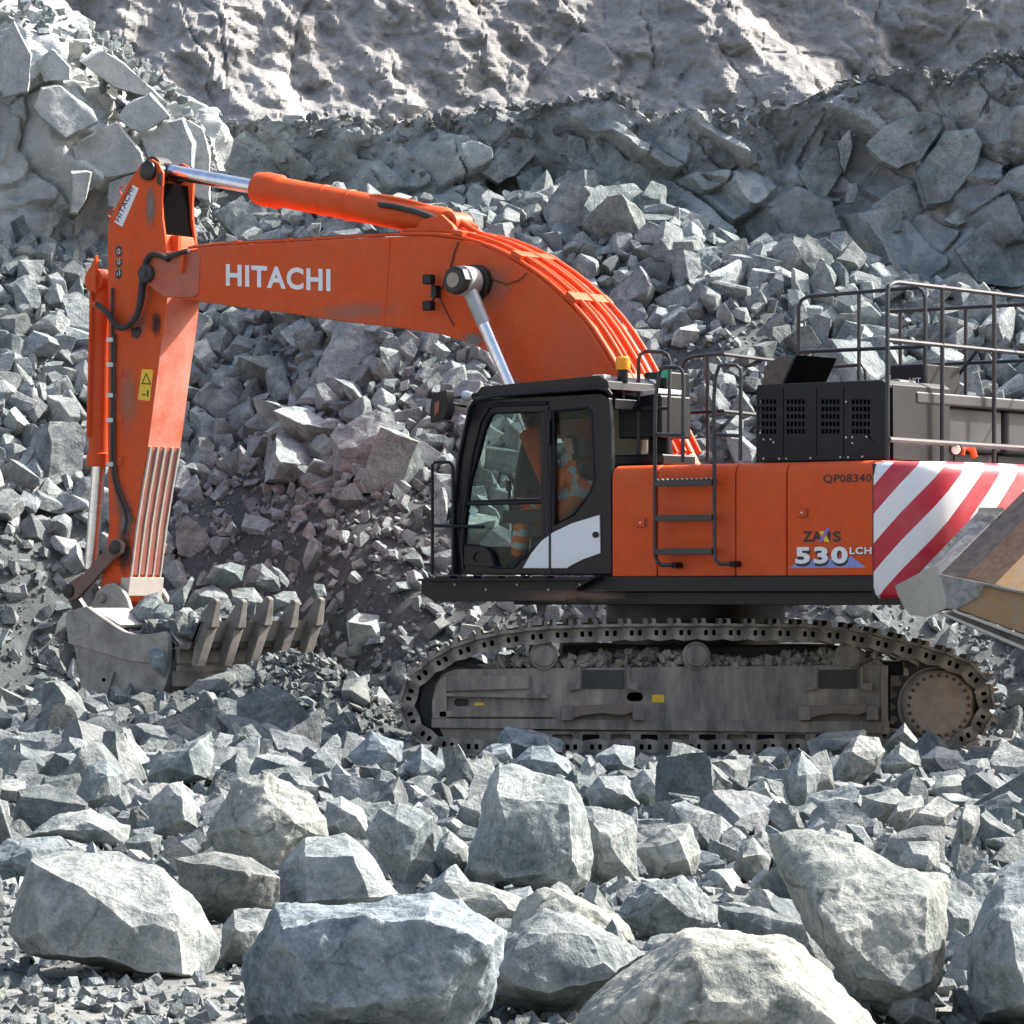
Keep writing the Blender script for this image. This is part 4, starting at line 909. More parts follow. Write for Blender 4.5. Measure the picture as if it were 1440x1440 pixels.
for px_, py_, rx, rz in ((895, 800, .26, .16), (980, 803, .4, .12), (1070, 800, .3, .14), (1165, 806, .45, .10), (900, 662, .25, .08)): pass
smear(deck, 800, 838, W0 + .10, .9, .08, 'smear_dust')
# ================================================================ operator
opx, opz = sb[0] - .10, zs + .52
def skin_body(name, joints, edges, mats):
    me = bpy.data.meshes.new(name); me.from_pydata([j[0] for j in joints], edges, []); o = bpy.data.objects.new(name, me); COL.objects.link(o)
    sm_ = o.modifiers.new('skin', 'SKIN'); sm_.use_smooth_shade = True
    for i, j in enumerate(joints): me.skin_vertices[0].data[i].radius = (j[1], j[1] if len(j) < 3 else j[2]); 
    me.skin_vertices[0].data[0].use_root = True
    o.modifiers.new('sub', 'SUBSURF').levels = 2
    bpy.context.view_layer.update()
    m2 = bpy.data.meshes.new_from_object(o.evaluated_get(bpy.context.evaluated_depsgraph_get())); bpy.data.objects.remove(o)
    for k in mats: m2.materials.append(MATS[k])
    return m2
y_ = 1.06
J = [((opx, y_, opz), .15, .16), ((opx - .04, y_, opz + .22), .14, .17), ((opx - .06, y_, opz + .42), .13, .20), ((opx - .05, y_, opz + .54), .06), ((opx - .03, y_, opz + .62), .055), ((opx - .01, y_, opz + .73), .095, .08), ((opx + .0, y_, opz + .82), .08, .07)]
E = [(0, 1), (1, 2), (2, 3), (3, 4), (4, 5), (5, 6)]
for s in (1, -1):
    k = len(J)
    J += [((opx - .05, y_ + s * .22, opz + .42), .075), ((opx + .06, y_ + s * .27, opz + .16), .058), ((opx + .34, y_ + s * .31, opz + .16), .045), ((opx + .42, y_ + s * .31, opz + .19), .042), ((opx + .12, y_ + s * .10, opz - .01), .10), ((opx + .45, y_ + s * .14, opz + .08), .095), ((opx + .50, y_ + s * .14, opz - .22), .085), ((opx + .54, y_ + s * .14, opz - .40), .06), ((opx + .68, y_ + s * .14, opz - .44), .042)]
    E += [(2, k), (k, k + 1), (k + 1, k + 2), (k + 2, k + 3), (0, k + 4), (k + 4, k + 5), (k + 5, k + 6), (k + 6, k + 7), (k + 7, k + 8)]
pm = skin_body('person', J, E, ['hivis', 'reflective', 'skin', 'hair', 'black'])
for f in pm.polygons:
    c = f.center; zl, xl, yl = c.z - opz, c.x - opx, abs(c.y - y_); mi = 0
    if zl > .565 and yl < .2: mi = 3 if (zl > .78 or xl < -.06) else 2
    elif xl > .37 and yl > .22 and zl > .08: mi = 2
    elif zl < -.34: mi = 4
    elif .20 < zl < .26 or (abs(yl - .13) < .035 and zl > .2 and zl < .5): mi = 1
    elif (-.16 < zl < -.10 or -.27 < zl < -.22) and xl > .35: mi = 1
    elif .17 < xl < .23 and yl > .2: mi = 1
    f.material_index = mi; f.use_smooth = True
root = empty('person', (SX, SY, 0), pi - TH)
tag(root, 'operator in orange high visibility clothing seated at the controls inside the cab', 'person')
obj('body', pm, root)
hd = Vector((opx - .01, y_, opz + .755))
ft = M('skin').lathe(hd + Vector((.085, 0, -.03)), (1, 0, -.35), [(-.01, .022), (.02, .014), (.03, .004)], 8); ft.build('nose', root)
for s in (1, -1):
    M('hair').lathe(hd + Vector((.078, s * .035, .005)), (1, 0, 0), [(0, .012), (.008, .008)], 8).build('eye', root)
    M('skin').box(hd + Vector((-.02, s * .083, -.02)), (.035, .014, .06)).build('ear', root, .006)
    hc = Vector((opx + .44, y_ + s * .31, opz + .19))
    for q in range(4): M('skin').tube([hc + Vector((-.01, (q - 1.5) * .020, .02)), hc + Vector((.035, (q - 1.5) * .022, .012 - abs(q - 1.3) * .004)), hc + Vector((.045, (q - 1.5) * .02, -.03))], .010, 6, 1).build('finger', root)
    M('skin').tube([hc + Vector((-.03, -s * .03, .0)), hc + Vector((.0, -s * .05, .0)), hc + Vector((.03, -s * .045, -.02))], .011, 6, 1).build('thumb', root)
M('hair').box(hd + Vector((.088, 0, -.075)), (.012, .04, .006)).build('mouth', root)

# ================================================================ tail of the haul truck body at the right edge
TB = empty('dump_truck_body', (WP(1400, 900, 33.2).x, 33.8, 0.0)); tag(TB, 'worn grey and ochre steel tail of a dump truck body at the right edge', 'dump truck body')
TO = TB.location
def slab(name, mat, pts, th_, bev=.01):
    """pts: (px, py, distance); a plate of real thickness"""
    P = [WP(*p) for p in pts]; nrm = (P[1] - P[0]).cross(P[2] - P[0]).normalized() * th_
    m = M(mat); n = len(P); m.add([p - TO for p in P] + [p + nrm - TO for p in P], [tuple(range(n)), tuple(range(2 * n - 1, n - 1, -1))] + [(i, (i + 1) % n, (i + 1) % n + n, i + n) for i in range(n)])
    o = m.build(name, TB, bev); return o
FY, MY, NY = 34.9, 34.0, 33.1
slab('inner_side_plate', 'truck_grey', [(1266, 834, 34.6), (1376, 718, FY), (1412, 718, FY), (1320, 809, 34.2)], .05)
slab('side_rail', 'truck_lip', [(1374, 719, FY - .04), (1377, 714, FY - .04), (1412, 714, FY - .06), (1411, 719, FY - .06)], -.03, 0)
slab('inner_wear_plate', 'truck_brown', [(1320, 809, 34.2), (1412, 718, FY), (1560, 570, FY), (1560, 610, MY + .5), (1356, 811, MY)], .05)
slab('inner_floor_plate', 'truck_rust', [(1356, 811, MY), (1560, 610, MY + .5), (1560, 655, MY + .2), (1398, 822, NY + .5)], .05)
slab('inner_floor_plate', 'truck_yellow', [(1398, 822, NY + .5), (1560, 655, MY + .2), (1560, 857, NY + .02), (1440, 833, NY + .02)], .05)
slab('top_edge', 'truck_grey', [(1320, 807, NY), (1386, 820, NY), (1560, 856, NY), (1560, 860, NY), (1386, 824, NY), (1320, 811, NY)], .09, .004)
slab('tail_lip', 'truck_lip', [(1262, 836, 34.5), (1310, 812, NY + .1), (1322, 808, NY), (1330, 834, NY), (1330, 856, NY), (1303, 868, NY + .3), (1280, 865, NY + .9), (1270, 852, 34.2)], .08, .015)
slab('outer_side_plate', 'truck_grey', [(1322, 809, NY), (1384, 822, NY), (1378, 839, NY), (1345, 857, NY), (1330, 856, NY), (1328, 834, NY)], .06, .01)
slab('outer_side_plate', 'truck_yellow', [(1384, 823, NY + .03), (1560, 858, NY + .03), (1560, 935, NY + .03), (1345, 857, NY + .03)], .06, .01)
slab('floor_beam', 'truck_brown', [(1328, 862, NY - .02), (1341, 859, NY - .02), (1560, 943, NY - .02), (1560, 962, NY - .02)], .5, .01)
slab('beam_flange', 'truck_lip', [(1341, 857, NY - .05), (1560, 937, NY - .05), (1560, 944, NY - .05), (1341, 861, NY - .05)], .12, .004)
slab('beam_flange', 'truck_lip', [(1328, 862, NY - .05), (1560, 959, NY - .05), (1560, 966, NY - .05), (1328, 866, NY - .05)], .12, .004)
# the rest of the tipper, beyond the edge of the picture
slab('outer_side_plate', 'truck_yellow', [(1560, 572, NY + .04), (1622, 512, NY + .04), (2050, 512, NY + .04), (2050, 962, NY + .04), (1560, 935, NY + .04)], .08, .01)
slab('far_side_plate', 'truck_yellow', [(1560, 572, FY + .3), (1622, 512, FY + .3), (2050, 512, FY + .3), (2050, 962, FY + .3), (1560, 935, FY + .3)], .08, .01)
slab('front_plate', 'truck_yellow', [(2050, 512, NY + .1), (2050, 512, FY + .3), (2050, 962, FY + .3), (2050, 962, NY + .1)], .08, .01)
slab('body_floor', 'truck_brown', [(1345, 862, NY + .1), (2050, 950, NY + .1), (2050, 950, FY + .3), (1345, 850, 34.4)], .1, .01)
slab('chassis_rail', 'dark_steel', [(1500, 960, NY + .5), (2100, 960, NY + .5), (2100, 1000, NY + .5), (1500, 1000, NY + .5)], .9, .01)
for wx in (1640, 1960):
    for wy in (NY + .15, NY + 1.35):
        c = WP(wx, 900, wy); wh = M('rubber').lathe((c.x - TO.x, wy - TO.y, .62), (0, 1, 0), [(0, .34), (.02, .5), (.06, .60), (.12, .62), (.42, .62), (.48, .60), (.52, .5), (.54, .34)], 36).build('wheel', TB)
        M('truck_yellow').lathe((c.x - TO.x, wy - TO.y - .01, .62), (0, 1, 0), [(0, .33), (.06, .30), (.10, .14), (.06, .10)], 24).build('rim', wh)
# ================================================================ terrain
def sstep(a, b, x): t_ = np.clip((x - a) / (b - a), 0, 1); return t_ * t_ * (3 - 2 * t_)
def toe(x): return 41.6 + 2.9 * (1 - sstep(-3.2, -.2, x)) + .5 * np.sin(x * 1.3 + 1)
def top_z(x): return 6.45 - 1.3 * sstep(0, 6.5, x) + .25 * np.sin(x * 1.7)
def face_y(x): return 56.0 - .42 * (np.clip(x, -9, 9) + 6)
def H(x, y, rough=True):
    x = np.asarray(x, float); y = np.asarray(y, float)
    d = y - toe(x)
    left = 1 - sstep(-2.2, -.6, x)
    s = np.where(d > 0, .70 * d, 0.0)
    bank = left * 0.75 * sstep(.4, 2.0, d) - left * .35 * sstep(2.2, 4.6, d)       # steeper dug face behind the bucket
    t_ = top_z(x); z = s + bank
    z = np.where(z > t_ - .6, t_ - .6 + .6 * (1 - np.exp(-(z - t_ + .6) / .6)), z)
    z = z + .42 * np.exp(-((x + 3.3) / 1.9) ** 2 - ((y - 40.9) / 1.3) ** 2)
    z = z + .60 * np.exp(-((x + 2.2) / .85) ** 2 - ((y - 41.5) / .65) ** 2)
    if rough:
        p = np.stack([x, y, np.zeros_like(x)], -1).reshape(-1, 3)
        z = z + (fbm(p * .8, 3, 5) * .16 * np.clip(d.reshape(-1) * .5, .12, 1) + fbm(p * 3.1, 3, 9) * .035).reshape(x.shape)
    return z
def set_tint(me, col):
    a = me.color_attributes.new('tint', 'FLOAT_COLOR', 'POINT'); a.data.foreach_set('color', np.asarray(col, np.float32).ravel())
def grid_mesh(name, P, mat, tint=None, smooth=True, ang=38):
    nu, nv = P.shape[:2]; me = bpy.data.meshes.new(name)
    i = np.arange(nu * nv).reshape(nu, nv); q = np.stack([i[:-1, :-1], i[1:, :-1], i[1:, 1:], i[:-1, 1:]], -1).reshape(-1, 4)
    me.vertices.add(nu * nv); me.vertices.foreach_set('co', P.astype(np.float32).ravel())
    me.loops.add(q.size); me.loops.foreach_set('vertex_index', q.ravel().astype(np.int32))
    me.polygons.add(len(q)); me.polygons.foreach_set('loop_start', np.arange(0, q.size, 4, dtype=np.int32))
    me.update(calc_edges=True); me.materials.append(MATS[mat])
    set_tint(me, np.c_[np.ones((nu * nv, 3)), np.zeros(nu * nv)] if tint is None else tint)
    if smooth: me.polygons.foreach_set('use_smooth', [True] * len(me.polygons)); me.set_sharp_from_angle(angle=radians(ang))
    o = obj(name, me); return o
xs = np.concatenate([np.linspace(-400, -14, 14), np.linspace(-13, 13, 280), np.linspace(14, 400, 14)])
ys = np.concatenate([np.linspace(-300, 6, 8), np.linspace(8, 40, 150), np.linspace(40.15, 58, 140), np.linspace(60, 600, 14)])
X, Y = np.meshgrid(xs, ys, indexing='ij'); Z = H(X, np.minimum(Y, 58)); Z = np.where(Y > 58, H(X, np.full_like(Y, 58.0), False), Z)
gt = 1.0 + .25 * fbm(np.stack([X, Y, X * 0], -1).reshape(-1, 3) * .5, 3, 21)
pale = np.clip(sstep(26, 14, Y).reshape(-1), 0, 1)
gt = gt * (1 + .9 * pale)
g = grid_mesh('ground', np.stack([X, Y, Z], -1), 'soil', np.c_[gt * (1 + .10 * pale), gt, gt * (1 - .06 * pale), np.zeros_like(gt)]); g['kind'] = 'structure'

def blocks(q, s, amp, tilt, crack, jit=.6):
    """jointed rock: offset of each block, its own lean, open joints"""
    f1, f2, v, vec, rnd = worley(q, s, jit)
    d = amp * (v - .5) * 2 + tilt * ((rnd[:, 0] - .5) * vec[:, 0] + (rnd[:, 1] - .5) * vec[:, 1]) * 2
    e_ = sstep(.0, .075, f2 - f1)
    return d * e_ - crack * (1 - sstep(.0, .07, f2 - f1)), v
def rot2(a, b, an): return a * cos(an) - b * sin(an), a * sin(an) + b * cos(an)
# ---- the bench: a jointed rock face above the pile
nx, nz = 700, 230
x = np.linspace(-10, 10, nx); v = np.linspace(0, 1, nz)
Xg, Vg = np.meshgrid(x, v, indexing='ij')
rimz = 8.05 + .10 * np.sin(x * 1.1) + .28 * sstep(3.6, 5.2, x) * (1 - .3 * sstep(6, 7, x)) - .15 * sstep(-1, 3, x) * (1 - sstep(3, 4.5, x)); rimz = rimz + .12 * fbm(np.c_[x * 1.6, x * 0, x * 0], 4, 3)
Zf = 3.0 + (rimz[:, None] - 3.0) * np.clip(Vg / .86, 0, 1)
bk_ = np.clip((Vg - .86) / .14, 0, 1)
Yf = face_y(Xg) - .9 + .30 * (Zf - 3) + bk_ ** 1.5 * 14
Zf = Zf + bk_ * .25
p3 = np.stack([Xg, Zf, Xg * 0], -1).reshape(-1, 3)
warp = np.c_[fbm(p3 * .7, 3, 31), fbm(p3 * .7, 3, 37)] * .14
a, b = rot2(p3[:, 0] + warp[:, 0], p3[:, 1] + warp[:, 1], radians(38))
z0 = np.zeros_like(a)
d1, v1 = blocks(np.c_[a * .62, b * 1.05, z0], 3, .34, .6, .16); d2, v2 = blocks(np.c_[a * 1.3, b * 2.1, z0], 5, .10, .30, .06); d3 = 0
fine = fbm(p3 * 3.2, 4, 41) * .02
rimf = (sstep(.70, .86, Vg)).reshape(-1)
D = (d1 + d2 + d3 + facets(p3, .8, 7) * .2 + facets(p3, 2.2, 8) * .12) * (1 - .75 * rimf) + fine + rimf * fbm(p3 * 2.2, 5, 51) * .16
P = np.stack([Xg, Yf, Zf], -1).reshape(-1, 3); fade = (1 - bk_.reshape(-1))
P[:, 1] -= D * fade; P[:, 0] += D * fade * .25; P[:, 2] += D * fade * .12
tv = .80 + .42 * v1 + .15 * (v2 - .5)
face = grid_mesh('rock_face', P.reshape(nx, nz, 3), 'face_rock', np.c_[tv, tv * 1.0, tv * 1.0, z0], ang=11); face['kind'] = 'structure'
# ---- the shoulder of bedrock at the upper left
zc = np.array([2, 5.5, 6.0, 6.9, 7.6, 8.2, 8.8, 9.4, 10.5, 12, 14]); xc = np.array([-3.5, -3.75, -3.9, -3.98, -4.05, -4.43, -5.1, -6.2, -8.0, -10, -12.5])
ne, nz = 310, 270
zz = np.linspace(3.5, 12.5, nz); ee = np.concatenate([np.linspace(-4, 0, 40)[:-1], np.linspace(0, 6.5, ne - 39)])
E_, Z_ = np.meshgrid(ee, zz, indexing='ij'); XC = np.interp(Z_, zc, xc)
ein = np.maximum(E_, 0)
Xo = XC - ein + np.minimum(E_, 0) * .12; Yo = 54.2 - 3.6 * (1 - np.exp(-ein / 2.6)) - np.minimum(E_, 0) * 1.6 + .16 * (Z_ - 6)
p3 = np.stack([Xo, Z_, Yo], -1).reshape(-1, 3)
wp = np.c_[fbm(p3 * .6, 3, 61), fbm(p3 * .6, 3, 67)] * .35
a, b = rot2(p3[:, 0] * 1.0 + p3[:, 2] * .5 + wp[:, 0], p3[:, 1] + wp[:, 1], radians(-52)); z0 = np.zeros_like(a)
d1, v1 = blocks(np.c_[a * .55, b * 1.15, z0], 13, .34, .45, .10); d2, v2 = blocks(np.c_[a * 1.3, b * 2.2, z0], 15, .09, .2, .03); d3 = 0
D = d1 + d2 + d3 + facets(p3, .5, 9) * .42 + facets(p3, 1.4, 10) * .18 + facets(p3, 3.6, 11) * .05 + fbm(p3 * 3, 3, 71) * .012
P = np.stack([Xo, Yo, Z_], -1).reshape(-1, 3); P += D[:, None] * np.array([.62, -.75, .2])
tv = .95 + .35 * v1
sh = grid_mesh('rock_outcrop', P.reshape(*E_.shape, 3), 'outcrop_rock', np.c_[tv, tv, tv * .99, z0], ang=11); sh['kind'] = 'structure'
# ---- the far cliff
x = np.concatenate([np.linspace(-40, -13.2, 40), np.linspace(-13, 13, 540), np.linspace(13.2, 40, 40)]); z = np.concatenate([np.linspace(6, 7.9, 12), np.linspace(8, 17, 200), np.linspace(17.2, 28, 50)]); nx, nz = len(x), len(z); Xg, Zg = np.meshgrid(x, z, indexing='ij')
p3 = np.stack([Xg, Zg, Xg * 0], -1).reshape(-1, 3)
lean = Xg.reshape(-1) - (Zg.reshape(-1) - 9) * -.55          # ribs fall to the right
ribs = np.zeros(len(p3))
for xr, w_, h_ in ((6.3, .95, 2.0), (-3.2, .8, 1.0), (-10.5, 1.2, 1.3), (-6.6, .6, .8), (1.6, 1.0, .5), (8.8, .5, .6), (13, 1.5, 2.0), (-16, 2, 2)):
    u = lean - xr + fbm(p3 * .35, 3, 83) * .7
    ribs += h_ * np.where(u < 0, np.exp(-(u / (w_ * 1.6)) ** 2), np.exp(-(u / (w_ * .55)) ** 2))
a, b = rot2(p3[:, 0], p3[:, 1], radians(55)); z0 = np.zeros_like(a); wv = fbm(p3 * .5, 3, 91) * .6
v1 = worley(np.c_[a * .28 + wv * .3, b * .5 + wv * .3, z0], 23)[2]
ck = lambda sx_, sz_, s_, w_: 1 - sstep(0, w_, (lambda q: q[1] - q[0])(worley(np.c_[p3[:, 0] * sx_ + wv * .5, p3[:, 1] * sz_ + wv * .4, z0], s_, .9))); D = ribs * .55 - ck(.55, .30, 71, .05) * .11 - ck(1.5, .8, 73, .06) * .05 + fbm(p3 * .4, 3, 95) * .35 + facets(p3, .33, 3) * .6 + facets(p3, .8, 4) * .42 + facets(p3, 2.0, 5) * .24 + facets(p3, 4.6, 6) * .08 + fbm(p3 * 6, 3, 97, .6) * .02
P = np.stack([Xg, 73 + 1.02 * (Zg - 8), Zg], -1).reshape(-1, 3); P[:, 1] -= D; P[:, 0] += D * .1
tv = .88 + .2 * v1 + .12 * fbm(p3 * .3, 3, 99)
cl = grid_mesh('cliff', P.reshape(nx, nz, 3), 'cliff_rock', np.c_[tv, tv * .985, tv * .985, z0], ang=9); cl['kind'] = 'structure'

# ---- the quarry's unseen walls, left and behind the camera, added for bounce and reflections
arc = np.concatenate([np.stack([np.full(120, -34.0), np.linspace(78, -38, 120)], 1), np.stack([-34 + 14 * np.sin(np.linspace(0, pi / 2, 30)) * 0 + np.linspace(0, 90, 90)[:30] * .6, -38 - 14 * np.sin(np.linspace(0, pi / 2, 30))], 1), np.stack([np.linspace(-15.5, 90, 90), np.full(90, -52.0)], 1)])
tz = np.linspace(-1, 1, 46)
A_, T_ = np.meshgrid(np.arange(len(arc)), (tz + 1) / 2 * 17, indexing='ij'); ax_, ay_ = arc[A_, 0], arc[A_, 1]
p3 = np.stack([ax_, ay_, T_], -1).reshape(-1, 3); D = fbm(p3 * .16, 5, 131, .6) * 3.2 + fbm(p3 * .7, 3, 137) * .6 - p3[:, 2] * .35
nx_ = np.where(A_ < 120, 1.0, np.where(A_ < 150, .6, 0.0)).reshape(-1); ny_ = np.where(A_ < 120, 0.0, np.where(A_ < 150, .8, 1.0)).reshape(-1)
P = p3.copy(); P[:, 0] += D * nx_; P[:, 1] += D * ny_; P[:, 2] -= .5
tv = 1.0 + .2 * fbm(p3 * .2, 3, 141)
qw = grid_mesh('quarry_wall', P.reshape(*A_.shape, 3), 'cliff_rock', np.c_[tv, tv, tv, tv * 0]); qw['kind'] = 'structure'
# ================================================================ rocks
def cut_rock(seed, n=13, el=(1, .85, .7), bev=0.0):
    """an angular fragment: a block broken along random planes"""
    rs = random.Random(seed); bm = bmesh.new(); bmesh.ops.create_cube(bm, size=2.4 if n > 6 else 5.0)
    R = Matrix.Rotation(rs.random() * 6, 3, Vector((rs.random() - .5, rs.random() - .5, rs.random() - .5)))
    nrm = [Vector(v) for v in ((1, 0, 0), (-1, 0, 0), (0, 1, 0), (0, -1, 0), (0, 0, 1), (0, 0, -1))]
    nrm = [(v + Vector((rs.gauss(0, .28), rs.gauss(0, .28), rs.gauss(0, .28)))).normalized() for v in nrm]
    while len(nrm) < n: nrm.append(Vector((rs.gauss(0, 1), rs.gauss(0, 1), rs.gauss(0, 1))).normalized())
    for k, v in enumerate(nrm):
        dd = rs.uniform(.62, .95) if k < 6 else rs.uniform(.74, 1.05)
        r = bmesh.ops.bisect_plane(bm, geom=bm.verts[:] + bm.edges[:] + bm.faces[:], plane_co=v * dd, plane_no=v, clear_outer=True)
        ed = [e for e in r['geom_cut'] if isinstance(e, bmesh.types.BMEdge)]
        if len(ed) > 2: bmesh.ops.contextual_create(bm, geom=ed)
    bmesh.ops.dissolve_degenerate(bm, edges=bm.edges, dist=.03)
    if n <= 6:
        for v in bm.verts: v.co *= min(1, 1.12 / v.co.length)
    for v in bm.verts: v.co = Vector((v.co.x * el[0], v.co.y * el[1], v.co.z * el[2]))
    bmesh.ops.recalc_face_normals(bm, faces=bm.faces)
    return bm
def bm_arrays(bm):
    bmesh.ops.triangulate(bm, faces=bm.faces); bm.verts.ensure_lookup_table()
    v = np.array([q.co[:] for q in bm.verts]); f = np.array([[q.index for q in fc.verts] for fc in bm.faces]); bm.free(); return v, f
def remesh(bm, depth):
    me = bpy.data.meshes.new('tmp'); bm.to_mesh(me); bm.free(); o = bpy.data.objects.new('tmp', me); COL.objects.link(o)
    r = o.modifiers.new('r', 'REMESH'); r.mode = 'SHARP'; r.octree_depth = depth; r.scale = .9; r.sharpness = 1.0; r.use_remove_disconnected = False
    bpy.context.view_layer.update()
    m2 = bpy.data.meshes.new_from_object(o.evaluated_get(bpy.context.evaluated_depsgraph_get())); bpy.data.objects.remove(o); bpy.data.meshes.remove(me)
    return m2
def roughen(me, size, seed, chip=.05, rough=.02, ang=19):
    n = len(me.vertices); co = np.zeros(n * 3); me.vertices.foreach_get('co', co); co = co.reshape(-1, 3)
    no = np.zeros(n * 3); me.vertex_normals.foreach_get('vector', no); no = no.reshape(-1, 3)
    q = co / size + seed * 3.7
    rs = random.Random(seed); ax = np.array(Vector((rs.gauss(0, 1), rs.gauss(0, 1), rs.gauss(0, 1))).normalized())
    t_ = q + np.outer(q @ ax, ax) * 2.2                     # bedding: chips are thin along one axis
    wp = np.stack([fbm(q * 2.0, 2, seed + k) for k in (1, 2, 3)], 1) * .18
    d = chip * 1.5 * facets(q, .85, seed) + chip * .62 * facets(q, 1.9, seed + 3) + chip * .26 * facets(q, 4.3, seed + 6) + rough * .5 * fbm(q * 6, 4, seed + 9, .55)
    co = co + no * (d * size)[:, None] + np.stack([fbm(q * 3.2, 4, seed + 20 + k, .6) for k in (1, 2, 3)], 1) * (rough * .8 * size)
    me.vertices.foreach_set('co', co.ravel()); me.update()
    me.polygons.foreach_set('use_smooth', [True] * len(me.polygons)); me.set_sharp_from_angle(angle=radians(ang))
    return me
ELS = [(1, .85, .7), (1.15, .8, .6), (1, .9, .85), (1.25, .7, .5), (.95, .9, .6), (1.1, .95, .42)]
FINE = []
for k in range(26):
    bm = cut_rock(100 + k, random.Random(k).randint(9, 14), ELS[k % len(ELS)])
    me = roughen(remesh(bm, 5), 1.0, k, .034, .018); me.name = 'rock'; me.materials.append(MATS['rock_obj']); FINE.append(me)
MID = []
for k in range(30):
    bm = cut_rock(300 + k, random.Random(k).randint(9, 13), ELS[k % len(ELS)])
    bmesh.ops.bevel(bm, geom=bm.edges[:], offset=.055, segments=1, affect='EDGES', clamp_overlap=True)
    MID.append(bm_arrays(bm))
TINY = [bm_arrays(cut_rock(700 + k, 6, ELS[k % len(ELS)])) for k in range(24)]
LOW = [bm_arrays(cut_rock(500 + k, 9, ELS[k % len(ELS)])) for k in range(20)]

# ---------------------------------------------------------------- boulders read off the photograph
SILH = []
BOULDERS = []      # (x, y, z, radius): other stones keep clear of them
def boulder(label, outline, Y, thick, inner=None, tint=(1, 1, 1), chip=.04, rough=.018, seed=None, vox=44, name='boulder', group=None, cat='boulder', mat='boulder', back=.55, lean=.25, cuts=None):
    seed = len(BOULDERS) + 1 if seed is None else seed; rs = random.Random(seed * 17)
    xs_ = [p[0] for p in outline]; ys_ = [p[1] for p in outline]; cx_, cy_ = sum(xs_) / len(xs_), sum(ys_) / len(ys_); y0, y1 = min(ys_), max(ys_)
    if name == 'boulder': Y = min(GY(y1) + .15 * thick, 36.0)            # it stands where its foot meets the ground
    pts = []
    for x, y in outline:
        t_ = (y - y0) / max(1, y1 - y0)                    # the foot stands nearer than the crown
        pts.append(WP(x, y, Y + thick * (lean * (.5 - t_) + rs.uniform(-.10, .10))))
        pts.append(WP(cx_ + (x - cx_) * .72, cy_ + (y - cy_) * .72, Y + thick * back * rs.uniform(.85, 1.1)))
    if inner is None:
        n = rs.randint(3, 4); a0 = rs.random() * 6
        inner = [(cx_ + .46 * (max(xs_) - min(xs_)) / 2 * cos(a0 + 2 * pi * i / n), cy_ + .46 * (y1 - y0) / 2 * sin(a0 + 2 * pi * i / n), rs.uniform(.3, .55)) for i in range(n)]
    for x, y, d_ in inner: pts.append(WP(x, y, Y - thick * d_))
    cen = sum(pts, Vector()) / len(pts); low = min(p.z for p in pts)
    bm = bmesh.new()
    for p in pts: bm.verts.new(p - cen)
    r = bmesh.ops.convex_hull(bm, input=bm.verts)
    bmesh.ops.delete(bm, geom=[v for v in bm.verts if not v.link_faces], context='VERTS')
    size = max((p - cen).length for p in pts)
    for k in range(cuts if cuts is not None else rs.randint(4, 7)):                       # corners knocked off along fresh planes
        v = Vector((rs.gauss(0, 1), rs.gauss(0, 1), rs.gauss(0, 1))).normalized(); s_ = max(q.co.dot(v) for q in bm.verts) * rs.uniform(.88, .97)
        rr_ = bmesh.ops.bisect_plane(bm, geom=bm.verts[:] + bm.edges[:] + bm.faces[:], plane_co=v * s_, plane_no=v, clear_outer=True)
        ed = [e for e in rr_['geom_cut'] if isinstance(e, bmesh.types.BMEdge)]
        if len(ed) > 2: bmesh.ops.contextual_create(bm, geom=ed)
    vox = int(vox * (1.7 if vox > 60 else 1.4))
    me = roughen(remesh(bm, 7 if vox > 125 else 6 if vox > 64 else 5), size, seed, chip * .62, rough); me.name = name; me.materials.append(MATS[mat])
    if vox > 125:                                           # thin out the flat parts again
        to = bpy.data.objects.new('tmp', me); COL.objects.link(to); dm = to.modifiers.new('d', 'DECIMATE'); dm.ratio = .38; bpy.context.view_layer.update()
        m2 = bpy.data.meshes.new_from_object(to.evaluated_get(bpy.context.evaluated_depsgraph_get())); bpy.data.objects.remove(to); m2.name = name; me = m2
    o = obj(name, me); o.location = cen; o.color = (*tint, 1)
    BOULDERS.append((cen.x, cen.y, cen.z, size)); SILH.append((min(xs_), y0, max(xs_), y1, Y))
    return tag(o, label, cat, group)
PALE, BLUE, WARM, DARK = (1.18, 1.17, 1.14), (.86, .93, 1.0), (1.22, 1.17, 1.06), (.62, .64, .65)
boulder('large flat-topped pale boulder lying on gravel at lower left', [(15, 1290), (43, 1207), (110, 1199), (165, 1197), (225, 1224), (283, 1277), (310, 1327), (302, 1362), (257, 1384), (150, 1360), (40, 1340), (12, 1310)], 15.6, .7, [(47, 1212, .30), (110, 1246, .42), (187, 1302, .50), (250, 1290, .42), (258, 1378, .42), (60, 1335, .45), (150, 1352, .48)], PALE, .035, vox=70, lean=.1)
boulder('tall pale wedge-shaped boulder standing in the middle of the foreground', [(648, 1240), (693, 1082), (720, 1077), (772, 1101), (803, 1100), (822, 1123), (834, 1207), (828, 1242), (800, 1262), (680, 1250)], 19.6, .55, [(702, 1120, .32), (713, 1158, .42), (800, 1130, .30), (806, 1225, .46), (700, 1235, .45)], (1.2, 1.22, 1.2), .035, vox=70, lean=.15)
boulder('squarish boulder leaning behind the tall wedge-shaped boulder', [(815, 1130), (857, 1136), (893, 1153), (897, 1238), (873, 1252), (825, 1245)], 20.3, .45, None, (1.05, 1.06, 1.04), vox=50)
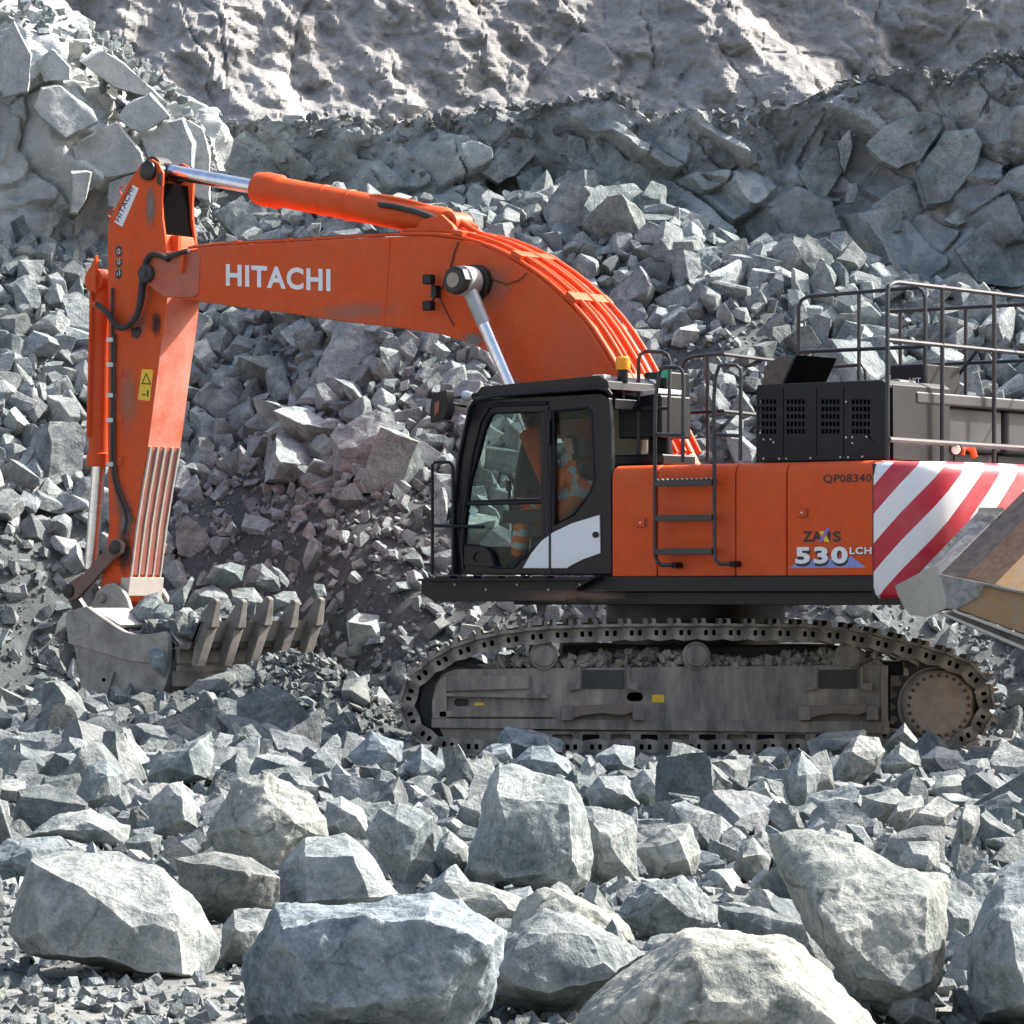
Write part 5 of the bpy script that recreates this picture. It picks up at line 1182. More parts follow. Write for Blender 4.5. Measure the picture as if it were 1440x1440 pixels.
boulder('big mottled blue-grey boulder with white patches in the front row', [(335, 1440), (350, 1345), (386, 1330), (390, 1275), (480, 1272), (560, 1261), (607, 1252), (655, 1282), (718, 1312), (692, 1365), (690, 1412), (640, 1470), (420, 1480)], 14.6, .8, [(395, 1300, .38), (480, 1295, .45), (600, 1290, .42), (680, 1325, .36), (610, 1400, .48), (440, 1420, .5)], (.88, .96, 1.05), .05, .03, vox=76, lean=.15)
boulder('small upright block against the left end of the mottled boulder', [(345, 1450), (352, 1395), (372, 1374), (415, 1370), (432, 1388), (440, 1450), (400, 1470)], 13.9, .28, None, (1.02, 1.03, 1.0), vox=46)
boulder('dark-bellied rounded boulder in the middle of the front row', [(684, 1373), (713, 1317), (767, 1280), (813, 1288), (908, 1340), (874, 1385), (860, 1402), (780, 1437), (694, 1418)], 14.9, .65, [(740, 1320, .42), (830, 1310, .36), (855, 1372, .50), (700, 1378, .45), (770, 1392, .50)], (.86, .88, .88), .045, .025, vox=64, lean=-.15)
boulder('huge cream-coloured boulder at the bottom edge of the picture', [(800, 1450), (868, 1378), (930, 1330), (960, 1307), (1020, 1306), (1093, 1312), (1128, 1330), (1163, 1380), (1175, 1407), (1240, 1450), (1230, 1500), (820, 1510)], 13.9, .9, [(900, 1395, .30), (985, 1330, .22), (1080, 1330, .20), (1130, 1400, .36), (1000, 1430, .44), (1180, 1450, .40)], (1.28, 1.22, 1.1), .035, .022, vox=76, lean=.35)
boulder('large pale boulder with a blue-grey left face at lower right', [(1081, 1182), (1093, 1172), (1133, 1169), (1200, 1207), (1267, 1228), (1284, 1222), (1325, 1240), (1331, 1300), (1328, 1373), (1318, 1405), (1240, 1440), (1200, 1400), (1130, 1310)], 16.6, .8, [(1182, 1232, .20), (1178, 1312, .44), (1300, 1262, .28), (1310, 1380, .40), (1235, 1420, .50)], (1.14, 1.13, 1.05), .04, .022, vox=76, lean=.2)
boulder('grey pointed slab propped in front of the pale boulder at lower right', [(1166, 1385), (1190, 1310), (1222, 1288), (1233, 1290), (1225, 1330), (1230, 1440), (1200, 1425)], 15.9, .3, [(1222, 1300, .3), (1222, 1420, .4)], (.92, .92, .90), vox=50)
boulder('small grey block at the foot of the pale boulder at lower right', [(1245, 1395), (1262, 1388), (1292, 1398), (1315, 1412), (1318, 1440), (1262, 1445), (1248, 1425)], 15.4, .25, None, (.95, .95, .93), vox=44)
boulder('big pitted boulder cut off by the right edge of the picture', [(1358, 1400), (1362, 1322), (1380, 1270), (1410, 1226), (1440, 1208), (1510, 1200), (1545, 1300), (1530, 1440), (1375, 1450)], 15.0, .8, [(1375, 1325, .35), (1420, 1285, .42), (1440, 1400, .5), (1385, 1410, .42)], (.92, .96, 1.0), .05, .028, vox=64)
boulder('dark slab wedged between the pale boulders in front', [(1005, 1273), (1060, 1276), (1120, 1292), (1182, 1313), (1175, 1355), (1158, 1378), (1080, 1345), (1010, 1310)], 16.9, .4, None, (.55, .58, .58), .05, vox=56)  # whole slab tinted well darker than its neighbours
boulder('mottled boulder above the dark slab in the foreground', [(868, 1290), (880, 1262), (905, 1240), (960, 1232), (1002, 1262), (1010, 1300), (960, 1325), (900, 1322)], 18.0, .4, None, (.90, .93, .95), .05, .03, vox=56)
boulder('pale humped boulder with a lit crown at left of centre', [(284, 1172), (305, 1130), (330, 1094), (378, 1086), (440, 1118), (464, 1150), (461, 1178), (420, 1212), (386, 1242), (345, 1215), (300, 1195)], 20.5, .6, [(370, 1112, .30), (350, 1160, .44), (415, 1160, .40), (380, 1225, .42)], (1.1, 1.08, 1.0), .05, .025, vox=64)
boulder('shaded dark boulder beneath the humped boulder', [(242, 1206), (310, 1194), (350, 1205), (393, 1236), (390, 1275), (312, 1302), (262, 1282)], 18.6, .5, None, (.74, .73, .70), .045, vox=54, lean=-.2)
boulder('smooth dome-shaped stone beside the large boulder at lower left', [(310, 1350), (312, 1302), (328, 1280), (384, 1277), (390, 1345), (362, 1366)], 16.6, .35, None, (1.08, 1.07, 1.05), .03, vox=48)
boulder('lit two-faced boulder behind the mottled front boulder', [(388, 1285), (394, 1212), (430, 1180), (485, 1171), (522, 1196), (564, 1258), (520, 1285), (455, 1292)], 18.4, .5, [(430, 1205, .35), (497, 1205, .42), (520, 1262, .42), (430, 1270, .46)], (1.05, 1.08, 1.1), .045, vox=58)
boulder('upright blocky boulder left of the tall wedge', [(513, 1172), (532, 1137), (560, 1130), (609, 1147), (602, 1173), (611, 1213), (565, 1262), (535, 1205)], 20.6, .4, None, (1.0, 1.04, 1.05), .045, vox=54)
boulder('low pale ledge of rock in front of the tall wedge', [(600, 1258), (625, 1240), (680, 1243), (735, 1262), (760, 1290), (715, 1318), (660, 1300)], 17.4, .4, None, (1.15, 1.13, 1.05), vox=50)
boulder('yellowish boulder behind the dark-bellied boulder', [(712, 1312), (735, 1265), (765, 1250), (820, 1262), (872, 1285), (900, 1330), (860, 1340), (780, 1330)], 16.6, .45, None, (1.15, 1.12, 1.0), .05, vox=54)
boulder('stub of grey stone right of the tall wedge', [(892, 1192), (938, 1160), (970, 1158), (986, 1200), (976, 1238), (918, 1243)], 20.9, .4, None, (1.1, 1.09, 1.04), vox=46)
boulder('flat-topped square block on gravel at right', [(1264, 1208), (1277, 1184), (1320, 1182), (1324, 1230), (1302, 1238), (1272, 1230)], 21.0, .25, None, (1.05, 1.05, 1.02), .03, vox=44)
boulder('bluish boulder cut by the left edge of the picture', [(-25, 1205), (10, 1180), (83, 1177), (100, 1192), (60, 1228), (14, 1243), (-20, 1235)], 20.3, .4, None, (.9, .97, 1.02), .045, vox=50)
boulder('white flat slab near the left edge', [(33, 1177), (83, 1144), (127, 1138), (184, 1162), (180, 1192), (100, 1190)], 22.3, .45, None, (1.2, 1.2, 1.18), vox=50)
boulder('rounded grey boulder beside the humped boulder', [(206, 1130), (235, 1105), (257, 1097), (275, 1130), (278, 1165), (250, 1182), (212, 1173)], 22.8, .35, None, (1.05, 1.05, 1.02), vox=46)
boulder('broken grey stone below the rounded grey boulder', [(172, 1184), (200, 1167), (228, 1176), (218, 1214), (188, 1207)], 21.4, .25, None, (1, 1, 1), vox=40)
boulder('pitted upright boulder left of the green-stained stones', [(100, 1137), (123, 1073), (150, 1068), (174, 1088), (168, 1128), (135, 1148)], 25.8, .4, None, (.85, .90, .93), vox=48)
boulder('long wedge of blue-grey rock in the left middle ground', [(206, 1092), (235, 1056), (297, 1028), (304, 1060), (294, 1095), (217, 1116)], 28.3, .5, None, (.88, .94, .95), vox=50)
boulder('pale stone at the left edge below the rubble', [(-12, 1096), (35, 1097), (43, 1128), (6, 1135), (-15, 1125)], 27.0, .3, None, (1.12, 1.1, 1.05), vox=40)
boulder('pale stone between the humped and the upright boulder', [(453, 1168), (460, 1126), (480, 1118), (515, 1140), (519, 1178), (490, 1190)], 23.2, .35, None, (1.08, 1.1, 1.1), vox=44)
boulder('dark stone tucked at the left foot of the tall wedge', [(606, 1215), (618, 1180), (632, 1168), (660, 1190), (655, 1225), (625, 1242)], 20.8, .3, None, (.85, .87, .86), vox=44)
boulder('blue-grey stone before the front idler of the track', [(488, 1064), (523, 1030), (567, 1043), (565, 1075), (543, 1090), (500, 1076)], 32.4, .45, None, (.84, .92, 1.0), vox=46)
boulder('blue-grey stone just below the front idler', [(565, 1080), (593, 1047), (624, 1072), (621, 1092), (585, 1104)], 31.5, .4, None, (.86, .93, 1.0), vox=44)
boulder('long leaning stone against the lower track near its front', [(700, 1046), (710, 1023), (747, 1026), (793, 1043), (790, 1058), (720, 1068)], 35.2, .5, None, (.88, .96, 1.04), vox=48)
boulder('humped stone in front of the leaning stone by the track', [(718, 1070), (747, 1048), (770, 1047), (800, 1073), (812, 1102), (758, 1100), (722, 1092)], 32.0, .45, None, (.9, .97, 1.04), vox=48)
boulder('small stone left of the humped stone by the track', [(672, 1062), (690, 1046), (718, 1046), (722, 1068), (700, 1078)], 33.6, .3, None, (.88, .96, 1.04), vox=40)
boulder('rounded stone resting against the middle of the track', [(838, 1064), (863, 1047), (893, 1050), (892, 1082), (868, 1092), (842, 1084)], 33.4, .4, None, (.95, 1.0, 1.05), vox=46)
boulder('broad stone below the middle of the track', [(820, 1114), (842, 1092), (880, 1090), (898, 1132), (880, 1145), (832, 1138)], 27.8, .35, None, (.92, .95, .97), vox=44)
boulder('blocky stone beside the broad stone below the track', [(886, 1100), (905, 1082), (938, 1083), (941, 1120), (918, 1142), (892, 1132)], 28.0, .35, None, (.95, .97, .97), vox=44)
boulder('narrow tilted stone below the rear half of the track', [(1102, 1092), (1127, 1057), (1154, 1087), (1144, 1125), (1123, 1149), (1106, 1122)], 27.6, .35, None, (.95, 1.0, 1.03), vox=46)
boulder('flat stone lying against the rear rollers', [(1135, 1043), (1160, 1030), (1218, 1026), (1220, 1045), (1182, 1068), (1140, 1064)], 34.2, .5, None, (1, 1.02, 1.03), vox=46)
boulder('big rounded stone below the rear rollers', [(1170, 1085), (1182, 1062), (1208, 1034), (1236, 1037), (1244, 1058), (1234, 1080), (1205, 1112), (1172, 1108)], 29.8, .5, None, (1.02, 1.0, .96), .04, vox=52)
boulder('pale-topped stone under the drive sprocket', [(1238, 1075), (1266, 1043), (1292, 1055), (1296, 1078), (1262, 1098), (1242, 1094)], 32.2, .4, None, (1.15, 1.13, 1.08), vox=46)
boulder('white angular stone right of the sprocket stone', [(1294, 1066), (1318, 1050), (1345, 1054), (1368, 1080), (1340, 1092), (1308, 1086)], 32.6, .4, None, (1.2, 1.2, 1.17), vox=46)
boulder('pale stone with a sloping top in the right middle ground', [(1302, 1112), (1328, 1092), (1350, 1088), (1370, 1112), (1366, 1126), (1320, 1126)], 28.6, .35, None, (1.15, 1.13, 1.07), vox=44)
boulder('long brownish stone leaning to the upper right', [(1262, 1176), (1282, 1148), (1318, 1120), (1350, 1132), (1330, 1162), (1300, 1184)], 25.2, .35, None, (.98, .96, .93), vox=46)
boulder('upright pale column of stone near the right edge', [(1336, 1200), (1348, 1150), (1358, 1132), (1380, 1133), (1377, 1160), (1358, 1208)], 22.9, .3, None, (1.12, 1.1, 1.05), vox=46)
boulder('broad weathered stone right of centre below the track', [(1195, 1148), (1215, 1120), (1262, 1108), (1280, 1125), (1272, 1145), (1230, 1165)], 27.0, .4, None, (.95, .95, .92), vox=46)
boulder('half-buried round stone in the right middle ground', [(1248, 1155), (1262, 1128), (1295, 1118), (1300, 1135), (1280, 1160), (1258, 1172)], 25.8, .35, None, (1, .99, .95), vox=44)
boulder('light stone with a ridge above the pale lower right boulder', [(1150, 1180), (1168, 1165), (1198, 1172), (1204, 1195), (1185, 1208), (1160, 1196)], 22.0, .3, None, (1.15, 1.14, 1.1), vox=42)
boulder('grey tapered stone left of the pale lower right boulder', [(1030, 1225), (1042, 1185), (1058, 1176), (1085, 1205), (1080, 1235), (1050, 1240)], 21.2, .3, None, (1, 1, .97), vox=44)
boulder('pale angular stone above the mottled middle boulder', [(980, 1240), (1000, 1222), (1030, 1220), (1045, 1245), (1040, 1268), (1000, 1268)], 19.4, .3, None, (1.1, 1.12, 1.1), vox=44)
# load in the bucket
BL = 'rock in the loaded bucket'
for lab, ol, Yb, tk in (
    ('long dark slab sticking out of the bucket load', [(232, 868), (238, 842), (262, 818), (270, 810), (273, 815), (258, 848), (245, 872)], 42.5, .35),
    ('dark blocky rock at the left of the bucket load', [(178, 880), (182, 858), (205, 838), (226, 832), (232, 862), (215, 888), (195, 890)], 42.4, .5),
    ('rock with a lit facet in the bucket load', [(207, 862), (225, 848), (243, 850), (246, 872), (228, 884), (210, 880)], 42.0, .35),
    ('rock on top of the load in the middle of the bucket', [(286, 815), (300, 797), (325, 790), (345, 797), (340, 818), (305, 828)], 43.0, .45),
    ('rock on top of the load near the far bucket teeth', [(345, 818), (352, 796), (368, 792), (392, 812), (395, 830), (365, 835)], 43.4, .4),
    ('pale splinter lying on the far end of the bucket load', [(375, 812), (382, 795), (392, 800), (408, 818), (404, 826)], 43.6, .3),
    ('rock behind the near bucket teeth', [(262, 850), (272, 830), (300, 822), (322, 838), (315, 858), (280, 865)], 42.8, .45),
    ('rock behind the middle bucket teeth', [(312, 850), (325, 828), (358, 826), (372, 846), (350, 862), (322, 862)], 43.1, .45),
    ('rock behind the far bucket teeth', [(368, 850), (380, 832), (415, 832), (425, 850), (410, 864), (378, 864)], 43.5, .4),
    ('stone between the far bucket teeth', [(432, 832), (442, 820), (456, 822), (460, 838), (446, 848)], 43.8, .3)):
    boulder(lab, ol, Yb, tk, None, (.80, .84, .86), .045, vox=36, name='rock', cat='rock', group=BL, mat='rock_obj')
boulder('blue-grey rock leaning on the side plate of the bucket', [(208, 922), (214, 910), (232, 911), (238, 925), (236, 940), (241, 950), (230, 953), (214, 938)], 41.45, .3, None, (.9, .97, 1.0), vox=38, name='rock', cat='rock', mat='rock_obj')
boulder('dark slab in front of the foot of the bucket', [(152, 1000), (156, 966), (160, 962), (196, 988), (190, 1000)], 41.2, .25, None, (.6, .66, .68), vox=38, name='rock', cat='rock', mat='rock_obj')
boulder('long flat slab lying before the bucket lip', [(262, 975), (275, 958), (352, 936), (370, 958), (340, 975), (290, 985)], 41.0, .5, None, (.78, .8, .78), vox=44, name='rock', cat='rock', mat='rock_obj')
boulder('thin tilted slab at the far end of the bucket lip', [(362, 945), (370, 932), (398, 928), (394, 945), (386, 958), (370, 958)], 41.6, .3, None, (.75, .78, .76), vox=40, name='rock', cat='rock', mat='rock_obj')
# blocks standing proud of the bench and the bedrock shoulder: parts of those structures
def block(parent, ol, Yb, tk, tint=(1, 1, 1), mat='rock_obj'):
    rs = random.Random(len(parent.children) * 5 + 1); xs_, ys_ = [p[0] for p in ol], [p[1] for p in ol]; cx_, cy_ = sum(xs_) / len(ol), sum(ys_) / len(ol); hw = max(max(xs_) - min(xs_), max(ys_) - min(ys_)) / 2
    tx, ty = rs.uniform(-.16, .10), rs.uniform(-.05, .2)          # a flat broken face with its own lean
    inner = [(cx_ + (x - cx_) * rs.uniform(.84, .98), cy_ + (y - cy_) * rs.uniform(.84, .98), .26 + tx * .7 * (x - cx_) / hw + ty * .7 * (y - cy_) / hw) for x, y in ol]
    o = boulder(None, ol, Yb, tk, inner, tint, .035, .014, name='block', cat=None, mat=mat, vox=40, cuts=rs.randint(0, 2), lean=0); o.parent = parent; BOULDERS.pop(); SILH.pop(); return o
for ol, dY, tk, ti in (
    ([(675, 245), (700, 205), (730, 186), (757, 212), (725, 248), (700, 262)], .1, .8, (.92, .98, .97)), ([(725, 248), (760, 232), (775, 262), (765, 295), (735, 285)], .2, .8, (.8, .86, .87)),
    ([(575, 225), (590, 205), (625, 195), (632, 205), (600, 225)], .1, .6, (1.1, 1.13, 1.12)), ([(625, 195), (640, 178), (672, 186), (668, 198), (640, 202)], .1, .5, (.95, 1, .98)),
    ([(495, 200), (520, 172), (535, 180), (538, 200), (515, 208)], .1, .5, (.9, .95, .93)), ([(790, 215), (800, 190), (822, 192), (828, 225), (810, 240)], .0, .5, (1.0, 1.03, 1.0)),
    ([(782, 262), (800, 238), (818, 245), (822, 262), (800, 276)], .1, .5, (1.05, 1.1, 1.08)), ([(830, 215), (865, 195), (885, 205), (875, 235), (845, 240)], .1, .6, (.98, 1.02, 1.0)),
    ([(838, 240), (895, 220), (935, 245), (905, 290), (860, 300), (848, 270)], .15, .9, (.86, .92, .92)), ([(935, 240), (960, 205), (985, 215), (975, 250)], .1, .6, (1.05, 1.08, 1.06)),
    ([(1120, 245), (1150, 205), (1178, 205), (1185, 240), (1160, 282), (1140, 280)], .2, .8, (.80, .88, .87)), ([(1178, 200), (1195, 182), (1200, 205), (1188, 245), (1182, 230)], -.2, .5, (1.15, 1.12, 1.02)),
    ([(1215, 205), (1240, 178), (1300, 152), (1328, 160), (1332, 178), (1295, 225), (1262, 240), (1235, 230)], -.1, .9, (.88, .95, .93)), ([(1285, 245), (1330, 185), (1370, 180), (1382, 200), (1372, 240), (1335, 290), (1300, 295)], -.1, .9, (.88, .95, .93)),
    ([(1208, 300), (1260, 265), (1285, 255), (1305, 295), (1270, 325), (1245, 330), (1212, 332)], .0, .8, (.84, .92, .91)), ([(1325, 310), (1360, 285), (1375, 305), (1345, 320)], .0, .5, (1.0, 1.05, 1.04)),
    ([(1190, 270), (1192, 258), (1204, 257), (1207, 268), (1200, 286), (1188, 288)], -.5, .3, (1.15, 1.16, 1.14)), ([(1385, 275), (1420, 240), (1460, 220), (1470, 260), (1400, 300)], .1, .8, (.9, .97, 1.0)),
    ([(1340, 350), (1400, 300), (1470, 280), (1480, 400), (1420, 410), (1370, 395)], .2, .9, (.92, 1.0, 1.05)), ([(310, 240), (318, 200), (345, 185), (400, 205), (428, 250), (385, 258), (330, 252)], .0, .9, (.95, 1.0, 1.0)),
    ([(390, 190), (400, 160), (425, 160), (455, 195), (460, 205), (425, 220)], .1, .7, (.98, 1.03, 1.02)), ([(428, 245), (440, 215), (478, 200), (476, 240), (450, 255)], .1, .6, (.9, .97, .97)), ([(355, 180), (376, 160), (388, 195), (375, 200)], -.1, .4, (.95, .97, .93))):
    cx_ = sum(p[0] for p in ol) / len(ol); cy_ = sum(p[1] for p in ol) / len(ol); Y0 = 54.0
    for _ in range(4): q = WP(cx_, cy_, Y0); Y0 = float(face_y(q.x)) - .9 + .30 * (q.z - 3)
    block(face, ol, Y0 + dY * .4 + .17, tk * .8, tuple(.5 + .5 * q for q in ti))
for ol, Yb, tk, ti in (
    ([(45, 150), (58, 122), (85, 120), (130, 155), (138, 172), (92, 200), (55, 165)], 51.7, .9, (.80, .88, .92)), ([(50, 85), (75, 68), (100, 95), (100, 112), (62, 115)], 51.9, .7, (.78, .86, .9)),
    ([(165, 165), (180, 145), (212, 130), (240, 162), (200, 190), (180, 180)], 52.0, .6, (.9, .95, .93)), ([(196, 195), (235, 170), (258, 165), (275, 200), (272, 238), (232, 245), (208, 225)], 52.3, .9, (.82, .9, .95)),
    ([(110, 85), (140, 70), (175, 88), (235, 145), (215, 130), (160, 125)], 52.4, .8, (1.25, 1.22, 1.12)), ([(95, 205), (165, 170), (200, 215), (205, 240), (150, 250), (110, 235)], 51.9, .8, (1.28, 1.26, 1.18)),
    ([(98, 300), (100, 240), (130, 240), (122, 280), (108, 302)], 51.4, .5, (1.2, 1.18, 1.08)), ([(258, 165), (285, 180), (297, 215), (296, 285), (275, 280), (274, 215)], 53.0, .7, (1.3, 1.28, 1.22)), ([(0, 60), (20, 30), (45, 75), (40, 130), (5, 140)], 51.3, .8, (.9, .95, .98)), ([(150, 290), (150, 255), (200, 240), (215, 262), (190, 300)], 51.9, .6, (1.2, 1.2, 1.15))):
    block(sh, ol, Yb + .34, tk, tuple(.75 + .25 * q for q in ti), 'outcrop_block')

# ---------------------------------------------------------------- packing the pile and the field
def frustum_x(y, m=1.0): return 720 / FPX * y + m
PL = [(b_[0], b_[1], b_[2], b_[3] * .72) for b_ in BOULDERS]
placed = np.array(PL)
PILE = []
def pack(n_try, radius_fn, region, sep=.78, lift=.25, zone=''):
    global placed
    out = []
    cand = region(n_try); R_ = radius_fn(cand); order = np.argsort(-R_)
    arr = np.zeros((len(placed) + n_try, 4)); m = len(placed); arr[:m] = placed
    zc_ = H(cand[:, 0], cand[:, 1])
    if zone == 'field':                                     # nothing stands in front of the big boulders
        uu = CX + FPX * cand[:, 0] / cand[:, 1]; vv = HY - FPX * (zc_ + R_ * 1.1 - EYE) / cand[:, 1]
        R_ = np.where((uu > 70) & (uu < 490) & (cand[:, 1] > 36) & (vv < 978), 0, R_)
        R_ = np.where((uu > 585) & (uu < 1250) & (cand[:, 1] < 36.8) & (vv < 1064), 0, R_)
        for x0, y0, x1, y1, Yb in SILH: R_ = np.where((cand[:, 1] < Yb) & (uu > x0 - 8) & (uu < x1 + 8) & (vv < y1 - (y1 - y0) * .12) & (vv > y0 - 300), 0, R_)
    for i in order:
        x_, y_, r_ = cand[i, 0], cand[i, 1], R_[i]
        if r_ <= 0: continue
        z_ = zc_[i] + r_ * lift; a_ = arr[:m]
        dd = (a_[:, 0] - x_) ** 2 + (a_[:, 1] - y_) ** 2 + (a_[:, 2] - z_) ** 2
        if (dd < (sep * (a_[:, 3] + r_)) ** 2).any(): continue
        arr[m] = (x_, y_, z_, r_); m += 1; out.append((x_, y_, z_, r_))
    placed = arr[:m].copy(); o = np.array(out); PILE.append((zone, o)); return o
def px_of(x, y, z): return CX + FPX * x / y, HY - FPX * (z - EYE) / y
def on_pile(n):
    y = RNG.uniform(41.2, 55.5, n); x = RNG.uniform(-1, 1, n) * frustum_x(y, 2.2); k = (y > toe(x) - .3) & (y < face_y(x) + .2); return np.c_[x, y][k]
def soil_mask(c):
    """1 where fines show instead of blocks: the dug bank, the gully behind the walkway, the apron at right"""
    u, v = px_of(c[:, 0], c[:, 1], H(c[:, 0], c[:, 1], False)); n = fbm(np.c_[c * .55, c[:, 0] * 0], 3, 77) * 60
    m1 = sstep(0, 60, np.minimum(v - 660 + n * .5 - np.abs(u - 420) * .12, 640 - u + n))
    m2 = sstep(0, 60, np.minimum(np.minimum(v - 430 + n, u - 900 + n), 1180 - u + n))
    m3 = sstep(0, 50, v - 800 + n * .4)
    return np.clip(np.maximum(np.maximum(m1 * 1.3, m2 * .8), m3), 0, 1)
def region_n(f):
    def g_(n):
        c = f(n * 2); return c[:n] if len(c) >= n else c
    return g_
def fix(n_try, rf, rg, **k):
    c = rg(n_try); return pack(len(c), rf, lambda n: c, **k)
U1 = lambda c, a, b, p: a + (b - a) * RNG.random(len(c)) ** p
fix(760, lambda c: np.where(soil_mask(c) > .2, 0, U1(c, .15, .37, 2.2)), on_pile, zone='pile', sep=.66, lift=.32)
fix(11500, lambda c: np.where(RNG.random(len(c)) < soil_mask(c) * .92, 0, U1(c, .085, .20, 1.9)), on_pile, zone='pile', sep=.64, lift=.45)
fix(21000, lambda c: np.where(RNG.random(len(c)) < soil_mask(c) * .55, 0, U1(c, .035, .095, 1.6)), on_pile, zone='pile', sep=.7, lift=.5)
def clear_machine(c):
    x, y = c[:, 0], c[:, 1]; tr = (x > -1.45) & (x < 5.0) & (np.abs(np.abs(y - SY) - 1.42) < .62) ; return ~tr
def on_field(n):
    y = 13.4 + (44.8 - 13.4) * RNG.random(n) ** .75; x = RNG.uniform(-1, 1, n) * frustum_x(y, 1.6); c = np.c_[x, y]
    k = clear_machine(c) & (y < toe(x) + .2) & ~((y < 18.2) & (x < -.95)); k &= ~((np.abs(x + 3.6) < 1.35) & (y > 41.9) & (y < 44.3)); return c[k]
fr_ = lambda c, a, b, p: U1(c, a, b, p) * np.clip(c[:, 1] / 34, .5, 1.15) * (1 - .38 * sstep(30, 33, c[:, 1]) * sstep(-2.4, -1.4, c[:, 0]))
fix(1250, lambda c: np.where((c[:, 1] > 36) & (c[:, 0] > -1.6), 0, fr_(c, .14, .30, 2.4)), on_field, zone='field', sep=.70, lift=.35)
fix(9500, lambda c: np.where((c[:, 1] > 36.5) & (c[:, 0] > -1.6) & (RNG.random(len(c)) < .8), 0, fr_(c, .06, .15, 2.0)), on_field, zone='field', sep=.66, lift=.45)
fix(16000, lambda c: fr_(c, .022, .065, 1.6), on_field, zone='field', sep=.72, lift=.5)

# stones heaped in the bucket, in the machine's own frame
Fv, Lv = np.array([-cos(TH), sin(TH)]), np.array([-sin(TH), -cos(TH)])
n = 900; bx = lf + .10 + .95 * RNG.random(n) ** .8; by = RNG.uniform(-.84, .80, n); hz = lz + .10 + .20 * np.exp(-((bx - lf - .35) / .35) ** 2) * (1 - .5 * np.abs(by)) - .25 * np.clip(bx - lf - .6, 0, 1)
hw_ = np.array([SX, SY]) + bx[:, None] * Fv + by[:, None] * Lv; LOAD = np.c_[hw_, hz + RNG.uniform(-.12, .03, n), .025 + .085 * RNG.random(n) ** 2.5]
# the largest in view become rocks of their own, the rest is rubble
dg = bpy.context.evaluated_depsgraph_get()
def hidden(x, y, z, r):
    o = Vector((0, 0, EYE)); hits = 0
    for dx, dz in ((0, .5), (-.6, .2), (.6, .2)):
        d_ = Vector((x + dx * r, y, z + dz * r)) - o; L_ = d_.length
        ok, p_, *_ = SC.ray_cast(dg, o, d_.normalized(), distance=L_ - r * 1.5); hits += bool(ok)
    return hits >= 2
allr = np.concatenate([o for _, o in PILE]); zones = sum([[z_] * len(o) for z_, o in PILE], [])
u_, v_ = px_of(allr[:, 0], allr[:, 1], allr[:, 2]); inside = (u_ > 8) & (u_ < 1432) & (v_ > 10) & (v_ < 1430)
score = np.where(inside, allr[:, 3] / allr[:, 1], 0); order = np.argsort(-score)
pick = []
for i in order:
    if len(pick) >= 230 or score[i] <= 0: break
    if not hidden(*allr[i]): pick.append(i)
def where(u, v, zone):
    if zone == 'field':
        if v > 1150: return 'among the foreground boulders'
        return 'in the rubble left of the tracks' if u < 560 else 'in the rubble in front of the tracks' if u < 1100 else 'in the rubble below the drive sprocket'
    if u < 150: return 'on the pile left of the excavator arm'
    if u < 270 : return 'on the pile behind the excavator arm'
    if v < 335: return 'on top of the pile above the boom' if u < 900 else 'on top of the pile below the bench'
    if v < 480 and u < 900: return 'on the pile beside the boom'
    if u < 640: return 'on the slope between arm and cab' if v < 660 else 'on the dug bank behind the bucket'
    if u < 1060: return 'on the slope above the cab and walkway'
    return 'on the slope behind the rear handrails'
NAMED = {}
for k, i in enumerate(pick):
    x, y, z, r = allr[i]; o = obj('rock', FINE[k % len(FINE)]); o.location = (x, y, z); rs = random.Random(int(i))
    o.rotation_euler = (rs.uniform(0, 6.3), rs.uniform(0, 6.3), rs.uniform(0, 6.3)); o.scale = (r * 1.12 * rs.uniform(.9, 1.15), r * 1.12 * rs.uniform(.9, 1.1), r * 1.12 * rs.uniform(.85, 1.1))
    tn = rs.uniform(.78, 1.22) * (.80 if zones[i] == 'field' and y > 21 else 1); o.color = (tn * rs.uniform(.97, 1.02), tn, tn * rs.uniform(.98, 1.05), 1)  # field rocks darker: fresher stone, and the machine's shade put into the tint
    sz = 'big' if r > .27 else 'medium' if r > .19 else 'smaller'
    shp = ('blocky', 'long', 'chunky', 'slab-like', 'squat', 'flat')[(k % len(FINE)) % len(ELS)]
    tone = 'pale grey' if tn > 1.0 else 'mid grey' if tn > .86 else 'dark grey'
    wh = where(u_[i], v_[i], zones[i]); tag(o, f'{sz} {tone} {shp} rock {wh}', 'rock', f'rocks {wh}'); NAMED.setdefault(o['label'], []).append((u_[i], o))
ORD = ['leftmost', 'second', 'third', 'fourth', 'fifth', 'sixth', 'seventh', 'eighth', 'ninth', 'tenth', 'eleventh', 'twelfth', 'thirteenth', 'fourteenth', 'fifteenth', 'sixteenth']
for lab, lst in NAMED.items():
    lst.sort(key=lambda q: q[0])
    if 1 < len(lst) <= 16:
        for k, (_, o) in enumerate(lst): o['label'] = lab + (', leftmost such' if k == 0 else ', rightmost such' if k == len(lst) - 1 else f', {ORD[k]} from left')
